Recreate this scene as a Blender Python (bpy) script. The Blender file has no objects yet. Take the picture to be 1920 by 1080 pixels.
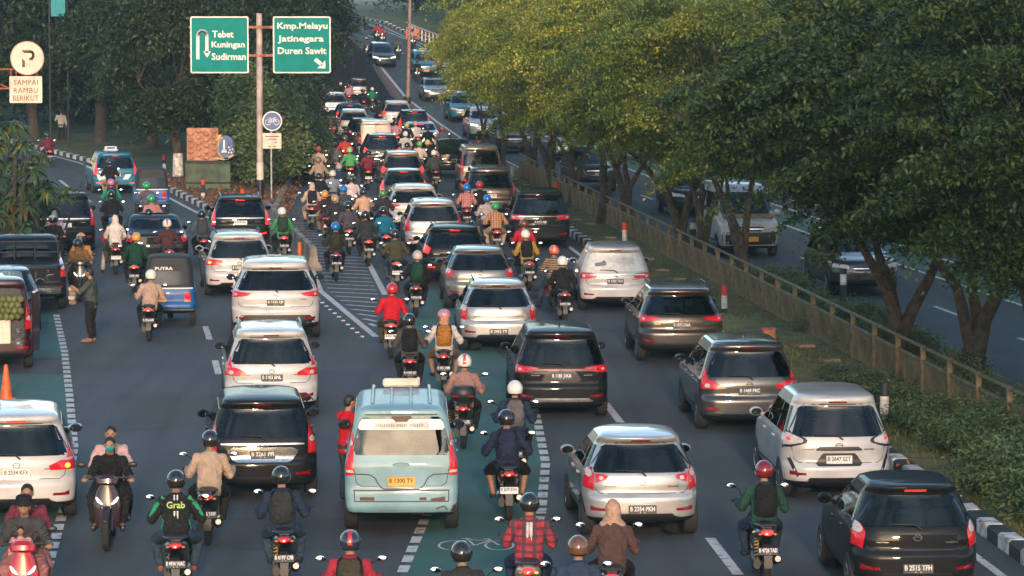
import bpy, math, random
import numpy as np
from mathutils import Vector, Matrix
R = math.radians
C = bpy.context.scene
COL = C.collection
random.seed(7); NR = np.random.default_rng(7)
# ---------------------------------------------------------------- camera, sky, sun, exposure
CAMH, FOC, PITCH = 7.8, 6600.0, math.atan(550/6600)
cam = bpy.data.objects.new('camera', bpy.data.cameras.new('camera')); COL.objects.link(cam)
cam.location = (0, 0, CAMH); cam.rotation_euler = (math.pi/2-PITCH, 0, 0)
cam.data.sensor_width = 36; cam.data.lens = FOC/1920*36; cam.data.clip_end = 6000; cam.data.clip_start = 1
C.camera = cam
SUN_EL, SUN_AZ = R(13), R(-3)     # low sun behind the camera, a little to its left
w = bpy.data.worlds.new('World'); C.world = w; w.use_nodes = True
nt = w.node_tree; sky = nt.nodes.new('ShaderNodeTexSky'); sky.sky_type = 'NISHITA'; sky.sun_disc = False
sky.sun_elevation = SUN_EL; sky.sun_rotation = math.pi+SUN_AZ; sky.dust_density = 1.0; sky.air_density = 1.0; sky.ozone_density = 1.6
tcw = nt.nodes.new('ShaderNodeTexCoord'); mpw = nt.nodes.new('ShaderNodeMapping'); mpw.inputs['Scale'].default_value = (1.6, 1.6, 4.5)
cl = nt.nodes.new('ShaderNodeTexNoise'); cl.inputs['Scale'].default_value = 2.2; cl.inputs['Detail'].default_value = 7; cl.inputs['Distortion'].default_value = .6
nt.links.new(tcw.outputs['Generated'], mpw.inputs[0]); nt.links.new(mpw.outputs[0], cl.inputs['Vector'])
cr_ = nt.nodes.new('ShaderNodeMapRange'); cr_.inputs[1].default_value = .40; cr_.inputs[2].default_value = .68; nt.links.new(cl.outputs[0], cr_.inputs[0])
mxw = nt.nodes.new('ShaderNodeMix'); mxw.data_type = 'RGBA'; mxw.blend_type = 'MIX'; nt.links.new(cr_.outputs[0], mxw.inputs[0])
dim = nt.nodes.new('ShaderNodeMix'); dim.data_type = 'RGBA'; dim.blend_type = 'MULTIPLY'; dim.inputs[0].default_value = 1; dim.inputs[7].default_value = (.62,.74,.78,1); nt.links.new(sky.outputs[0], dim.inputs[6])
brt = nt.nodes.new('ShaderNodeMix'); brt.data_type = 'RGBA'; brt.blend_type = 'MULTIPLY'; brt.inputs[0].default_value = 1; brt.inputs[7].default_value = (2.3,2.0,1.75,1); nt.links.new(sky.outputs[0], brt.inputs[6])
nt.links.new(dim.outputs[2], mxw.inputs[6]); nt.links.new(brt.outputs[2], mxw.inputs[7])
nt.links.new(mxw.outputs[2], nt.nodes['Background'].inputs[0]); nt.nodes['Background'].inputs[1].default_value = 0.15
sl = bpy.data.lights.new('sun', 'SUN'); sl.energy = 1.7; sl.angle = R(3); sl.color = (1.0, .70, .50)
sun = bpy.data.objects.new('sun', sl); COL.objects.link(sun)
sun.rotation_euler = (math.pi/2-SUN_EL, 0, -SUN_AZ)     # light travels towards +Y, +X, down
C.view_settings.view_transform = 'Standard'; C.view_settings.look = 'None'
C.view_settings.exposure = .95; C.view_settings.gamma = 1
C.cycles.max_bounces = 5; C.cycles.diffuse_bounces = 2; C.cycles.glossy_bounces = 3; C.cycles.transmission_bounces = 2
C.cycles.transparent_max_bounces = 10; C.cycles.caustics_reflective = False; C.cycles.caustics_refractive = False
C.cycles.use_denoising = True; C.cycles.volume_bounces = 0
# ---------------------------------------------------------------- ground heights and pixel to ground
def pl(pts):
    xs = [p[0] for p in pts]; ys = [p[1] for p in pts]
    return lambda t: float(np.interp(t, xs, ys))
rise = pl([(188,0),(206,.3),(231,.95),(254,2.5),(270,3.7),(300,5.4),(340,6.2),(420,6.6)])
KX = pl([(20,9.2),(48.1,7.0),(58.5,6.18),(114.4,1.85),(140,-.15),(165,-2.0),(194,-4.1),(207,-5.2),(225,-7.4),(247,-9.5),(261,-10.7),(290,-14.5),(340,-24)])
FX = pl([(20,12.2),(71.3,7.42),(130,1.96),(149,.3)])
UX = pl([(20,15.8),(73,9.57),(91,7.5),(104,5.9),(139,2.1),(160,0.0),(189,-2.8),(194,-3.3),(225,-6.4),(247,-8.8),(262,-10.4),(280,-13.4),(300,-17.5),(340,-27)])
RX = pl([(20,23.6),(73,17.2),(104,13.4),(149,8.4),(189,4.2),(225,.1),(247,-2.6),(262,-4.3),(280,-8.0),(300,-11.5),(340,-20)])
LX = pl([(118,-8.9),(125.6,-10.75),(139,-13.5),(163.4,-19.6),(172.7,-22.4),(189,-27.5),(215,-38),(250,-56)])   # kerb along the left road
IX = pl([(118,-8.2),(124,-8.3),(150,-9.3),(184,-10.9),(215,-13.4),(250,-17.5),(290,-26)])                        # left kerb of the main road
def gz(x, y):
    if y > 188 and x > KX(y)-.05:
        t = min(1, max(0, (x-KX(y))/.3)); return rise(y)*t
    return 0.0
def ray(px, py):
    dx = (px-960)/FOC; dy = (540-py)/FOC
    return Vector((dx, math.cos(PITCH)+dy*math.sin(PITCH), -math.sin(PITCH)+dy*math.cos(PITCH)))
def G(px, py, zo=0.0):
    """ground point seen at photo pixel (1920x1080)"""
    d = ray(px, py); t = (CAMH-zo)/-d.z
    if d.y*t > 190:
        for k in range(1, 6000):
            tt = 185+k*.05; q = Vector((0,0,CAMH))+d*tt
            if q.z-zo <= gz(q.x, q.y): return q
    return Vector((0,0,CAMH))+d*t
def AT(px, py, y):
    """point at depth y seen at a photo pixel"""
    d = ray(px, py); return Vector((0,0,CAMH))+d*(y/d.y)
# ---------------------------------------------------------------- materials
_mats = {}
def NN(m): return m.node_tree.nodes
def mat(key, col, rough=.6, metal=0.0, coat=0.0, noise=.12, nscale=8.0, bump=0.0, bscale=60.0, emit=0.0, spec=.5, col2=None, dist=.01):
    if key in _mats: return _mats[key]
    m = bpy.data.materials.new(key); m.use_nodes = True; n = m.node_tree; b = n.nodes['Principled BSDF']
    b.inputs['Roughness'].default_value = rough; b.inputs['Metallic'].default_value = metal
    b.inputs['Coat Weight'].default_value = coat; b.inputs['Coat Roughness'].default_value = .04
    b.inputs['Specular IOR Level'].default_value = spec
    tc = n.nodes.new('ShaderNodeTexCoord')
    tx = n.nodes.new('ShaderNodeTexNoise'); tx.inputs['Scale'].default_value = nscale; tx.inputs['Detail'].default_value = 5
    n.links.new(tc.outputs['Object'], tx.inputs['Vector'])
    mx = n.nodes.new('ShaderNodeMix'); mx.data_type = 'RGBA'
    c2 = col2 if col2 else tuple(c*(1-noise*2.2) for c in col)
    mx.inputs[6].default_value = (*c2, 1); mx.inputs[7].default_value = (*[min(1, c*(1+(0 if col2 else noise*.7))) for c in col], 1)
    rp = n.nodes.new('ShaderNodeMapRange'); rp.inputs[1].default_value = .35; rp.inputs[2].default_value = .62
    n.links.new(tx.outputs[0], rp.inputs[0]); n.links.new(rp.outputs[0], mx.inputs[0]); n.links.new(mx.outputs[2], b.inputs['Base Color'])
    if bump:
        t2 = n.nodes.new('ShaderNodeTexNoise'); t2.inputs['Scale'].default_value = bscale; t2.inputs['Detail'].default_value = 3
        n.links.new(tc.outputs['Object'], t2.inputs['Vector'])
        bp = n.nodes.new('ShaderNodeBump'); bp.inputs['Strength'].default_value = bump; bp.inputs['Distance'].default_value = dist
        n.links.new(t2.outputs[0], bp.inputs['Height']); n.links.new(bp.outputs[0], b.inputs['Normal'])
    if emit:
        b.inputs['Emission Color'].default_value = (*col, 1); b.inputs['Emission Strength'].default_value = emit
    _mats[key] = m; return m
def paint(key, col, metal=0.0, rough=.32, coat=.8, spec=.5): return mat('paint_'+key, col, rough, metal, coat, .11, 1.6, spec=spec)
def cloth(col): return mat('cloth_%02d_%02d_%02d' % tuple(int(c*99) for c in col), col, .9, 0, 0, .07, 7, .8, 14, spec=.15, dist=.05)
def plastic(key, col, rough=.45): return mat('plastic_'+key, col, rough, 0, 0, .1, 12, .1, 80)
def lamp(key, col, e): return mat('lamp_'+key, col, .15, 0, .5, .12, 30, emit=e)
DARK = plastic('dark', (.012,.013,.015)); RUB = mat('rubber', (.018,.018,.019), .85, bump=.3)
def glass_mat():
    m = bpy.data.materials.new('tinted_glass'); m.use_nodes = True; n = m.node_tree; n.nodes.remove(n.nodes['Principled BSDF'])
    t = n.nodes.new('ShaderNodeBsdfTransparent'); t.inputs[0].default_value = (.16,.24,.25,1); g = n.nodes.new('ShaderNodeBsdfGlossy'); g.inputs['Roughness'].default_value = .02
    f = n.nodes.new('ShaderNodeFresnel'); f.inputs[0].default_value = 1.47; tc = n.nodes.new('ShaderNodeTexCoord'); nz = n.nodes.new('ShaderNodeTexNoise'); nz.inputs['Scale'].default_value = 3; mr = n.nodes.new('ShaderNodeMapRange'); mr.inputs[3].default_value = .0; mr.inputs[4].default_value = .05
    n.links.new(tc.outputs['Object'], nz.inputs['Vector']); n.links.new(nz.outputs[0], mr.inputs[0]); a = n.nodes.new('ShaderNodeMath'); a.operation = 'ADD'; n.links.new(f.outputs[0], a.inputs[0]); n.links.new(mr.outputs[0], a.inputs[1])
    mx = n.nodes.new('ShaderNodeMixShader'); n.links.new(a.outputs[0], mx.inputs[0]); n.links.new(t.outputs[0], mx.inputs[1]); n.links.new(g.outputs[0], mx.inputs[2]); n.links.new(mx.outputs[0], n.nodes['Material Output'].inputs[0]); return m
GLASS = glass_mat(); DGLASS = mat('dark_glass', (.006,.010,.012), .05, 0, 0, .2, 3)
CHROME = mat('chrome', (.62,.62,.62), .16, .95, 0, .1, 20); ALU = mat('alloy', (.42,.42,.43), .3, .8)
DALU = mat('dark_alloy', (.08,.08,.085), .35, .7); MIRR = mat('mirror_glass', (.8,.82,.85), .03, 1.0, 0, .03)
RED = mat('lamp_red_off', (.24,.002,.007), .2, 0, .25, .3, 40); REDL = lamp('red_lit', (1,.03,.02), .8); REDM = lamp('red_glow', (.5,.01,.02), .10)
AMB = lamp('amber_lit', (1,.32,.04), 1.0); CLEAR = mat('lamp_clear', (.55,.5,.48), .12, 0, .6, .15, 40); HEAD = lamp('headlight', (1,.95,.85), .7)
WHITE_T = mat('plate_white_print', (.75,.75,.72), .6); BLACK_T = mat('print_black', (.02,.02,.02), .6)
PLATE_K = mat('plate_black', (.03,.032,.034), .5); PLATE_W = mat('plate_white', (.74,.73,.7), .5); PLATE_Y = mat('plate_yellow', (.75,.36,.03), .5)
STEEL = mat('galvanised', (.42,.41,.4), .5, .3, noise=.2, nscale=5); SKIN = mat('skin', (.30,.16,.10), .6, noise=.1, nscale=20); SKIN2 = mat('skin_light', (.38,.22,.15), .6, noise=.1, nscale=20)
HAIRM = mat('hair', (.012,.01,.009), .55, bump=.4, bscale=120)
# ---------------------------------------------------------------- mesh building
class MB:
    def __init__(s): s.v = []; s.f = []; s.m = []
    def add(s, v, f, mi=0):
        o = len(s.v); s.v.extend([tuple(p) for p in v]); s.f.extend([tuple(i+o for i in q) for q in f]); s.m.extend([mi]*len(f)); return s
    def box(s, c, d, mi=0, rot=None, bev=0.0):
        x, y, z = d[0]/2, d[1]/2, d[2]/2
        if bev <= 0:
            v = [Vector((a*x, b*y, e*z)) for e in (-1,1) for b in (-1,1) for a in (-1,1)]
            f = [(0,2,3,1),(4,5,7,6),(0,1,5,4),(2,6,7,3),(0,4,6,2),(1,3,7,5)]
        else:
            b = min(bev, x*.95, y*.95, z*.95); v = []; idx = {}
            for sx in (-1,1):
                for sy in (-1,1):
                    for sz in (-1,1):
                        for ax in range(3):
                            p = [sx*(x-b), sy*(y-b), sz*(z-b)]; p[ax] = (sx*x, sy*y, sz*z)[ax]
                            idx[(sx,sy,sz,ax)] = len(v); v.append(Vector(p))
            f = []
            for ax in range(3):
                o1, o2 = [a for a in range(3) if a != ax]
                for sg in (-1,1):
                    q = []
                    for (p, r) in ((-1,-1),(1,-1),(1,1),(-1,1)):
                        k = [0,0,0]; k[ax] = sg; k[o1] = p; k[o2] = r; q.append(idx[(*k, ax)])
                    f.append(tuple(q))
            for ax in range(3):
                o1, o2 = [a for a in range(3) if a != ax]
                for p in (-1,1):
                    for r in (-1,1):
                        k0 = [0,0,0]; k0[ax] = -1; k0[o1] = p; k0[o2] = r; k1 = list(k0); k1[ax] = 1
                        f.append((idx[(*k0,o1)], idx[(*k1,o1)], idx[(*k1,o2)], idx[(*k0,o2)]))
            for sx in (-1,1):
                for sy in (-1,1):
                    for sz in (-1,1): f.append((idx[(sx,sy,sz,0)], idx[(sx,sy,sz,1)], idx[(sx,sy,sz,2)]))
        if rot is not None: v = [rot @ p for p in v]
        c = Vector(c); return s.add([p+c for p in v], f, mi)
    def loft(s, rows, n=12, mi=0, cap=True):
        """rows: (centre, axis_a, axis_b): closed elliptical tube"""
        v = []
        for (c, a, b) in rows:
            c, a, b = Vector(c), Vector(a), Vector(b)
            for k in range(n):
                t = 2*math.pi*k/n; v.append(c+a*math.cos(t)+b*math.sin(t))
        f = []
        for i in range(len(rows)-1):
            for k in range(n):
                f.append((i*n+k, i*n+(k+1) % n, (i+1)*n+(k+1) % n, (i+1)*n+k))
        if cap: f.append(tuple(range(n))[::-1]); f.append(tuple((len(rows)-1)*n+k for k in range(n)))
        return s.add(v, f, mi)
    def tube(s, pts, rad, n=8, mi=0, cap=True):
        pts = [Vector(p) for p in pts]
        if not isinstance(rad, (list, tuple)): rad = [rad]*len(pts)
        rows = []; up = None
        for i, p in enumerate(pts):
            d = (pts[min(i+1, len(pts)-1)]-pts[max(i-1, 0)]).normalized()
            if up is None: up = Vector((0,0,1)) if abs(d.z) < .9 else Vector((1,0,0))
            a = d.cross(up).normalized(); b = a.cross(d).normalized(); up = b
            rows.append((p, a*rad[i], b*rad[i]))
        return s.loft(rows, n, mi, cap)
    def ell(s, c, r, n=14, m=9, mi=0, rot=None):
        v = []; f = []; c = Vector(c)
        for i in range(m+1):
            ph = math.pi*i/m
            for k in range(n):
                t = 2*math.pi*k/n
                p = Vector((r[0]*math.sin(ph)*math.cos(t), r[1]*math.sin(ph)*math.sin(t), -r[2]*math.cos(ph)))
                v.append((rot @ p if rot is not None else p)+c)
        for i in range(m):
            for k in range(n): f.append((i*n+k, i*n+(k+1) % n, (i+1)*n+(k+1) % n, (i+1)*n+k))
        return s.add(v, f, mi)
    def lathe(s, prof, n=24, mi=0, axis='z', c=(0,0,0)):
        v = []; f = []; c = Vector(c)
        for (r, h) in prof:
            for k in range(n):
                t = 2*math.pi*k/n; p = (r*math.cos(t), r*math.sin(t), h)
                if axis == 'x': p = (p[2], p[0], p[1])
                elif axis == 'y': p = (p[1], p[2], p[0])
                v.append(Vector(p)+c)
        for i in range(len(prof)-1):
            for k in range(n): f.append((i*n+k, i*n+(k+1) % n, (i+1)*n+(k+1) % n, (i+1)*n+k))
        return s.add(v, f, mi)
    def poly(s, pts, d, mi=0):
        """flat polygon given as a point list, thickened by the vector d"""
        n = len(pts); d = Vector(d); P = [Vector(p) for p in pts]
        return s.add(P+[p+d for p in P], [tuple(range(n)), tuple(range(n, 2*n))[::-1]]+[(i, i+n, (i+1) % n+n, (i+1) % n) for i in range(n)], mi)
    def mesh(s, name, nm=1, smooth=True, sharp=38):
        me = bpy.data.meshes.new(name); me.from_pydata(s.v, [], s.f); me.validate(); me.update()
        for i in range(max(nm, max(s.m)+1 if s.m else 1)): me.materials.append(None)
        if len(me.polygons) == len(s.m): me.polygons.foreach_set('material_index', s.m)
        if smooth:
            me.polygons.foreach_set('use_smooth', [True]*len(me.polygons)); me.set_sharp_from_angle(angle=R(sharp))
        return me
def obj(name, me, mats, parent=None, loc=None, rot=None, scale=None):
    o = bpy.data.objects.new(name, me); COL.objects.link(o)
    mats = mats if isinstance(mats, (list, tuple)) else [mats]
    for i, sl_ in enumerate(o.material_slots):
        sl_.link = 'OBJECT'; sl_.material = mats[min(i, len(mats)-1)]
    if parent is not None: o.parent = parent
    if loc is not None: o.location = loc
    if rot is not None: o.rotation_euler = rot
    if scale is not None: o.scale = scale if isinstance(scale, (tuple, list)) else (scale,)*3
    return o
def tag(o, label=None, cat=None, group=None, kind=None):
    if label:
        nw = len(label.split()); assert 4 <= nw <= 16, (nw, label)
        o['label'] = label
    if cat: o['category'] = cat
    if group: o['group'] = group
    if kind: o['kind'] = kind
    return o
def thing(name, label, cat, loc=(0,0,0), rz=0.0, group=None):
    o = bpy.data.objects.new(name, None); COL.objects.link(o); o.location = loc; o.rotation_euler = (0,0,rz); o.empty_display_size = .1
    return tag(o, label, cat, group)
_txt = {}
def text_mesh(body, size=.1, bold=0.0, ext=.002, spacing=1.0):
    k = (body, size, bold, ext, spacing)
    if k not in _txt:
        cu = bpy.data.curves.new('lettering', 'FONT'); cu.body = body; cu.size = size; cu.align_x = 'CENTER'; cu.align_y = 'CENTER'
        cu.extrude = ext; cu.offset = bold; cu.resolution_u = 2; cu.space_character = spacing; cu.space_line = 1.0
        o = bpy.data.objects.new('lettering', cu); COL.objects.link(o)
        me = bpy.data.meshes.new_from_object(o); bpy.data.objects.remove(o); me.materials.clear(); me.materials.append(None); _txt[k] = me
    return _txt[k]
def text_fit(body, wd, ht, **kw):
    """mesh and scale so that the words fill a wd x ht box"""
    me = text_mesh(body, .1, **kw); co = np.empty(len(me.vertices)*3); me.vertices.foreach_get('co', co); co = co.reshape(-1,3)
    sz = co.max(0)-co.min(0); ce = (co.max(0)+co.min(0))/2
    return me, wd/sz[0], ht/sz[1], ce
def letters(body, parent, mat_, wd, ht, loc, rot, name='lettering', **kw):
    me, sx, sy, ce = text_fit(body, wd, ht, **kw)
    m = Matrix.LocRotScale(Vector(loc), __import__('mathutils').Euler(rot), Vector((sx, sy, 1)))
    o = obj(name, me, mat_, parent); o.matrix_local = m @ Matrix.Translation((-ce[0], -ce[1], 0)); return o
FACE_S = (math.pi/2, 0, 0)          # lettering standing upright and facing -Y (towards the camera)
# ================================================================ SETTING: ground, roads, kerbs, markings
def sheet(name, xl, xr, ys, zf, m, nx=2, kind='structure'):
    mb = MB(); v = []; f = []
    for y in ys:
        a, b = xl(y), xr(y)
        for i in range(nx): 
            x = a+(b-a)*i/(nx-1); v.append((x, y, zf(x, y)))
    for j in range(len(ys)-1):
        for i in range(nx-1): f.append((j*nx+i, j*nx+i+1, (j+1)*nx+i+1, (j+1)*nx+i))
    mb.add(v, f); o = obj(name, mb.mesh(name, 1, True, 60), m); return tag(o, kind=kind) if kind else o
def rng(a, b, s): return [a+s*i for i in range(int((b-a)/s)+1)]
def asphalt(key, c1, c2, sc):
    m = mat(key, c1, .82, noise=.2, nscale=.35, bump=.25, bscale=55, col2=c2); n = m.node_tree; b = n.nodes['Principled BSDF']
    lk = b.inputs['Base Color'].links[0].from_socket
    t = n.nodes.new('ShaderNodeTexNoise'); t.inputs['Scale'].default_value = 90; t.inputs['Detail'].default_value = 2
    t2 = n.nodes.new('ShaderNodeTexNoise'); t2.inputs['Scale'].default_value = .9; t2.inputs['Detail'].default_value = 6
    mp = n.nodes.new('ShaderNodeMapping'); mp.inputs['Scale'].default_value = (2.2, .12, 1)
    tc = [q for q in n.nodes if q.type == 'TEX_COORD'][0]
    n.links.new(tc.outputs['Object'], t.inputs['Vector']); n.links.new(tc.outputs['Object'], mp.inputs[0]); n.links.new(mp.outputs[0], t2.inputs['Vector'])
    a = n.nodes.new('ShaderNodeMath'); a.operation = 'MULTIPLY_ADD'; a.inputs[1].default_value = 1.5; a.inputs[2].default_value = -.2
    n.links.new(t2.outputs[0], a.inputs[0])
    e = n.nodes.new('ShaderNodeMath'); e.operation = 'MULTIPLY_ADD'; e.inputs[1].default_value = .7; n.links.new(t.outputs[0], e.inputs[0]); n.links.new(a.outputs[0], e.inputs[2])
    mx = n.nodes.new('ShaderNodeMix'); mx.data_type = 'RGBA'; mx.blend_type = 'MULTIPLY'; mx.inputs[0].default_value = .75
    n.links.new(lk, mx.inputs[6]); n.links.new(e.outputs[0], mx.inputs[7]); n.links.new(mx.outputs[2], b.inputs['Base Color'])
    return m
ASPH = asphalt('asphalt', (.055,.064,.069), (.044,.053,.058), 1)
GREEN_L = mat('green_lane', (.030,.125,.105), .85, noise=.3, nscale=.9, bump=.2, bscale=60, col2=(.034,.092,.082))
LINE = mat('road_paint', (.56,.55,.52), .75, noise=.3, nscale=7, col2=(.17,.17,.17))
_mr = [q for q in NN(LINE) if q.type == 'MAP_RANGE'][0]; _mr.inputs[1].default_value = .33; _mr.inputs[2].default_value = .45
GRASS = mat('grass_ground', (.15,.155,.05), .95, noise=.3, nscale=2.2, bump=.8, bscale=14, col2=(.085,.06,.03))
SOIL = mat('leafy_soil', (.16,.075,.04), .95, noise=.3, nscale=5, bump=.8, bscale=20, col2=(.05,.035,.025))
LAWN = mat('park_lawn', (.075,.105,.03), .95, noise=.3, nscale=.5, bump=.6, bscale=10, col2=(.035,.045,.018))
PAVE = mat('red_paving', (.20,.085,.06), .9, noise=.3, nscale=3, col2=(.10,.06,.05))
KERBW = mat('kerb_white', (.62,.6,.56), .75, noise=.25, nscale=5); KERBK = mat('kerb_black', (.028,.03,.032), .75, noise=.2, nscale=5)
CONC = mat('concrete', (.24,.225,.2), .85, noise=.3, nscale=2.5, bump=.4, bscale=30, col2=(.10,.10,.085))
# base land out to the horizon
sheet('ground', lambda y: -2600, lambda y: 2600, [-120, 0, 60, 120, 200, 300, 400, 700, 1500, 5200], lambda x, y: -.03, LAWN, 7)
sheet('main_road', lambda y: -75 if y < 140 else min(-60, -75), lambda y: KX(y)-.02, [-30]+rng(10, 345, 5), lambda x, y: 0, ASPH)
sheet('opposite_road', lambda y: UX(y)-.02, lambda y: RX(y)+.6, [-30]+rng(10, 345, 4), lambda x, y: .004+rise(y), ASPH)
sheet('verge', lambda y: RX(y)+.6, lambda y: RX(y)+60, [-30]+rng(10, 345, 4)+[420], lambda x, y: .05+rise(y), LAWN)
sheet('median_grass', lambda y: KX(y)+.26, lambda y: UX(y)-.15, [-30]+rng(10, 152, 2), lambda x, y: .15+.05*math.sin(x*1.7+y*.6), GRASS, 12)
sheet('median_paving', lambda y: KX(y)+.26, lambda y: UX(y)-.02, rng(152, 345, 3), lambda x, y: .12+rise(y), PAVE, 4)
sheet('island_soil', lambda y: LX(y)+.2, lambda y: IX(y)-.2, rng(119, 152, 3), lambda x, y: .14+.03*math.sin(x*2+y), SOIL, 10)
sheet('park_lawn', lambda y: LX(y)+.2, lambda y: IX(y)-.2, rng(152, 245, 3)+[248], lambda x, y: .14, LAWN, 6)
sheet('park_lawn', lambda y: -150, lambda y: IX(y)-.2, [248.01, 300, 340], lambda x, y: .13, LAWN, 6)
# kerbs: blocks painted black and white
def kerb(name, fx, y0, y1, ln, h, wd, mats, gap=.02, zf=None):
    mb = MB(); y = y0; k = 0
    while y < y1:
        a, b = Vector((fx(y), y, 0)), Vector((fx(y+ln), y+ln, 0)); c = (a+b)/2
        mb.box((c.x+wd/2, c.y, h/2-.05+(zf(c.y) if zf else 0)), (wd, (b-a).length-gap, h+.1), k % 2, Matrix.Rotation(math.atan2(-(b.x-a.x), b.y-a.y), 3, 'Z'), .035)
        y += ln; k += 1
    return tag(obj(name, mb.mesh(name, 2), mats), kind='structure')
kerb('kerb', KX, 20, 188, .72, .2, .28, (KERBW, KERBK))
kerb('kerb', LX, 118.5, 215, .9, .2, .25, (KERBW, KERBK))
kerb('kerb', lambda y: IX(y)-.25, 119, 200, 1.0, .22, .25, (CONC, CONC))
kerb('kerb', lambda y: UX(y)-.2, 20, 152, 1.2, .17, .18, (CONC, CONC))
kerb('kerb', lambda y: RX(y)+.5, 20, 330, 1.2, .2, .25, (KERBW, KERBK), zf=rise)
# retaining wall where the opposite carriageway climbs away
mb = MB(); ys = rng(186, 330, 3)
for a, b in zip(ys[:-1], ys[1:]):
    p, q = Vector((KX(a), a, 0)), Vector((KX(b), b, 0)); z0, z1 = .3+rise(a), .3+rise(b)
    mb.add([(p.x,a,-.1),(q.x,b,-.1),(q.x,b,z1),(p.x,a,z0),(p.x+.26,a,-.1),(q.x+.26,b,-.1),(q.x+.26,b,z1),(p.x+.26,a,z0)], [(0,3,2,1),(3,7,6,2),(4,5,6,7)], 0)
tag(obj('retaining_wall', mb.mesh('retaining_wall'), mat('wall_dark', (.06,.065,.065), .85, noise=.3, nscale=1.5)), 'dark low wall holding up the raised carriageway at the top of the photo', 'wall')
# painted markings
def band(mb, pts, wd, z=.006, zf=None, mi=0):
    for a, b in zip(pts[:-1], pts[1:]):
        a, b = Vector((a[0], a[1], 0)), Vector((b[0], b[1], 0)); n = Vector((-(b-a).y, (b-a).x, 0)).normalized()*wd/2
        za = z+(zf(a.x, a.y) if zf else 0); zb = z+(zf(b.x, b.y) if zf else 0)
        mb.add([(a.x-n.x, a.y-n.y, za), (a.x+n.x, a.y+n.y, za), (b.x+n.x, b.y+n.y, zb), (b.x-n.x, b.y-n.y, zb)], [(0,3,2,1)], mi)
def gp(L): return [G(*p) for p in L]
def along(pts, step):
    out = []; pts = [Vector((p[0], p[1], 0)) for p in pts]; acc = 0.0
    for a, b in zip(pts[:-1], pts[1:]):
        L = (b-a).length; t = (step-acc) if acc else 0
        while t < L: out.append((a+(b-a)*(t/L), (b-a).normalized())); t += step
        acc = (L-(t-step)) % step
    return out
def green_sheet(name, lp, rp):
    l = sorted([(p.y, p.x) for p in gp(lp)]); r = sorted([(p.y, p.x) for p in gp(rp)])
    y0, y1 = max(l[0][0], r[0][0]), min(l[-1][0], r[-1][0]); ys = [y0+(y1-y0)*i/40 for i in range(41)]
    return sheet(name, pl(l), pl(r), ys, lambda x, y: .004, GREEN_L, 4)
CR = [(960,1120),(985,1082),(1015,960),(1023,870),(1005,775),(950,680),(880,600),(846,545)]
CL = [(735,1120),(757,1068),(795,978),(832,900),(845,820),(800,720),(770,640),(750,580),(758,545)]
green_sheet('bicycle_lane', CL, CR)
LR = [(70,1120),(88,1070),(118,960),(139,840),(130,740),(121,660),(105,588)]
green_sheet('bicycle_lane', [(-220,1120),(-200,960),(-190,840),(-180,702)], [(70,1120),(88,1070),(118,960),(139,840),(126,702)])
green_sheet('bicycle_lane', [(-180,672),(-160,588)], [(123,672),(105,588)])
sheet('bicycle_lane', lambda y: UX(y)+5.1, lambda y: UX(y)+6.7 if y < 200 else RX(y), rng(40, 300, 5), lambda x, y: .010+rise(y), GREEN_L)
mb = MB()
for poly_ in (CR[1:5]+[(965,700)], CL[1:4], LR):
    for p, d in along(gp(poly_), .86): band(mb, [p-d*.29, p+d*.29], .15, .012)
dl = lambda d: 2.85-.063*(d-50.2)
for k in range(-1, 8): a = 47.0+8.45*k; band(mb, [(dl(a), a), (dl(a+3.2), a+3.2)], .15)
ys = rng(20, 250, 3); band(mb, [(KX(y)-.5, y) for y in ys], .13)
a, b = G(722,553), G(697,505); band(mb, [a, b, b+(b-a)*1.2], .16)
a, b, c = G(705,632), G(600,545), G(586,508); band(mb, [a, b, c], .16)
for p, d in along([a, b, c], 1.0): 
    q = p+Vector((-.32, 0, 0)); mb.box((q.x, q.y, .012), (.1,.13,.03), 0, None, .01)
for i in range(30):
    y = 83+i*1.28; xl_ = float(np.interp(y, [80.2, 92.7, 100, 122], [-3.1, -5.05, -5.6, -8.2])); xr_ = float(np.interp(y, [80, 92, 100, 122], [-3.0, -3.4, -4.0, -5.0]))
    if xr_-xl_ > .3: band(mb, [(xl_+.15, y+.35), (xr_-.1, y-.35)], .13)
for p, q in (((385,612),(393,637)), ((403,676),(410,702)), ((143,361),(170,379)), ((112,338),(130,352))): band(mb, gp([p, q]), .14)
band(mb, [(LX(y)-.45, y) for y in rng(119, 212, 3)], .14)
for y in rng(44, 300, 8.2): band(mb, [(UX(y)+2.75, y), (UX(y+3)+2.75, y+3)], .13, .012, lambda x, y: rise(y))
band(mb, [(UX(y)+5.0, y) for y in rng(40, 300, 3)], .13, .014, lambda x, y: rise(y))
band(mb, [(UX(y)+6.8 if y < 200 else RX(y)-.1, y) for y in rng(40, 300, 3)], .13, .014, lambda x, y: rise(y))
band(mb, [(UX(y)+.2, y) for y in rng(40, 310, 3)], .2, .014, lambda x, y: rise(y))
# bicycle symbol in the green lane
bc = G(893, 1021)
def circ(cx, cy, rx, ry, n=20): return [(bc.x+cx+rx*math.cos(2*math.pi*k/n), bc.y+cy+ry*math.sin(2*math.pi*k/n)) for k in range(n+1)]
for cx in (-.33, .33): band(mb, circ(cx, -.15, .2, .42), .035, .013)
for L in ([(-.33,-.15),(-.12,.35),(.2,.3),(-.02,-.15),(-.33,-.15)], [(-.02,-.15),(-.15,.48)], [(.33,-.15),(.17,.42)], [(-.22,.48),(-.08,.48)], [(.1,.46),(.2,.42)]):
    band(mb, [(bc.x+p[0], bc.y+p[1]) for p in L], .035, .013)
tag(obj('road_markings', mb.mesh('road_markings', 1, False), LINE), kind='structure')
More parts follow.
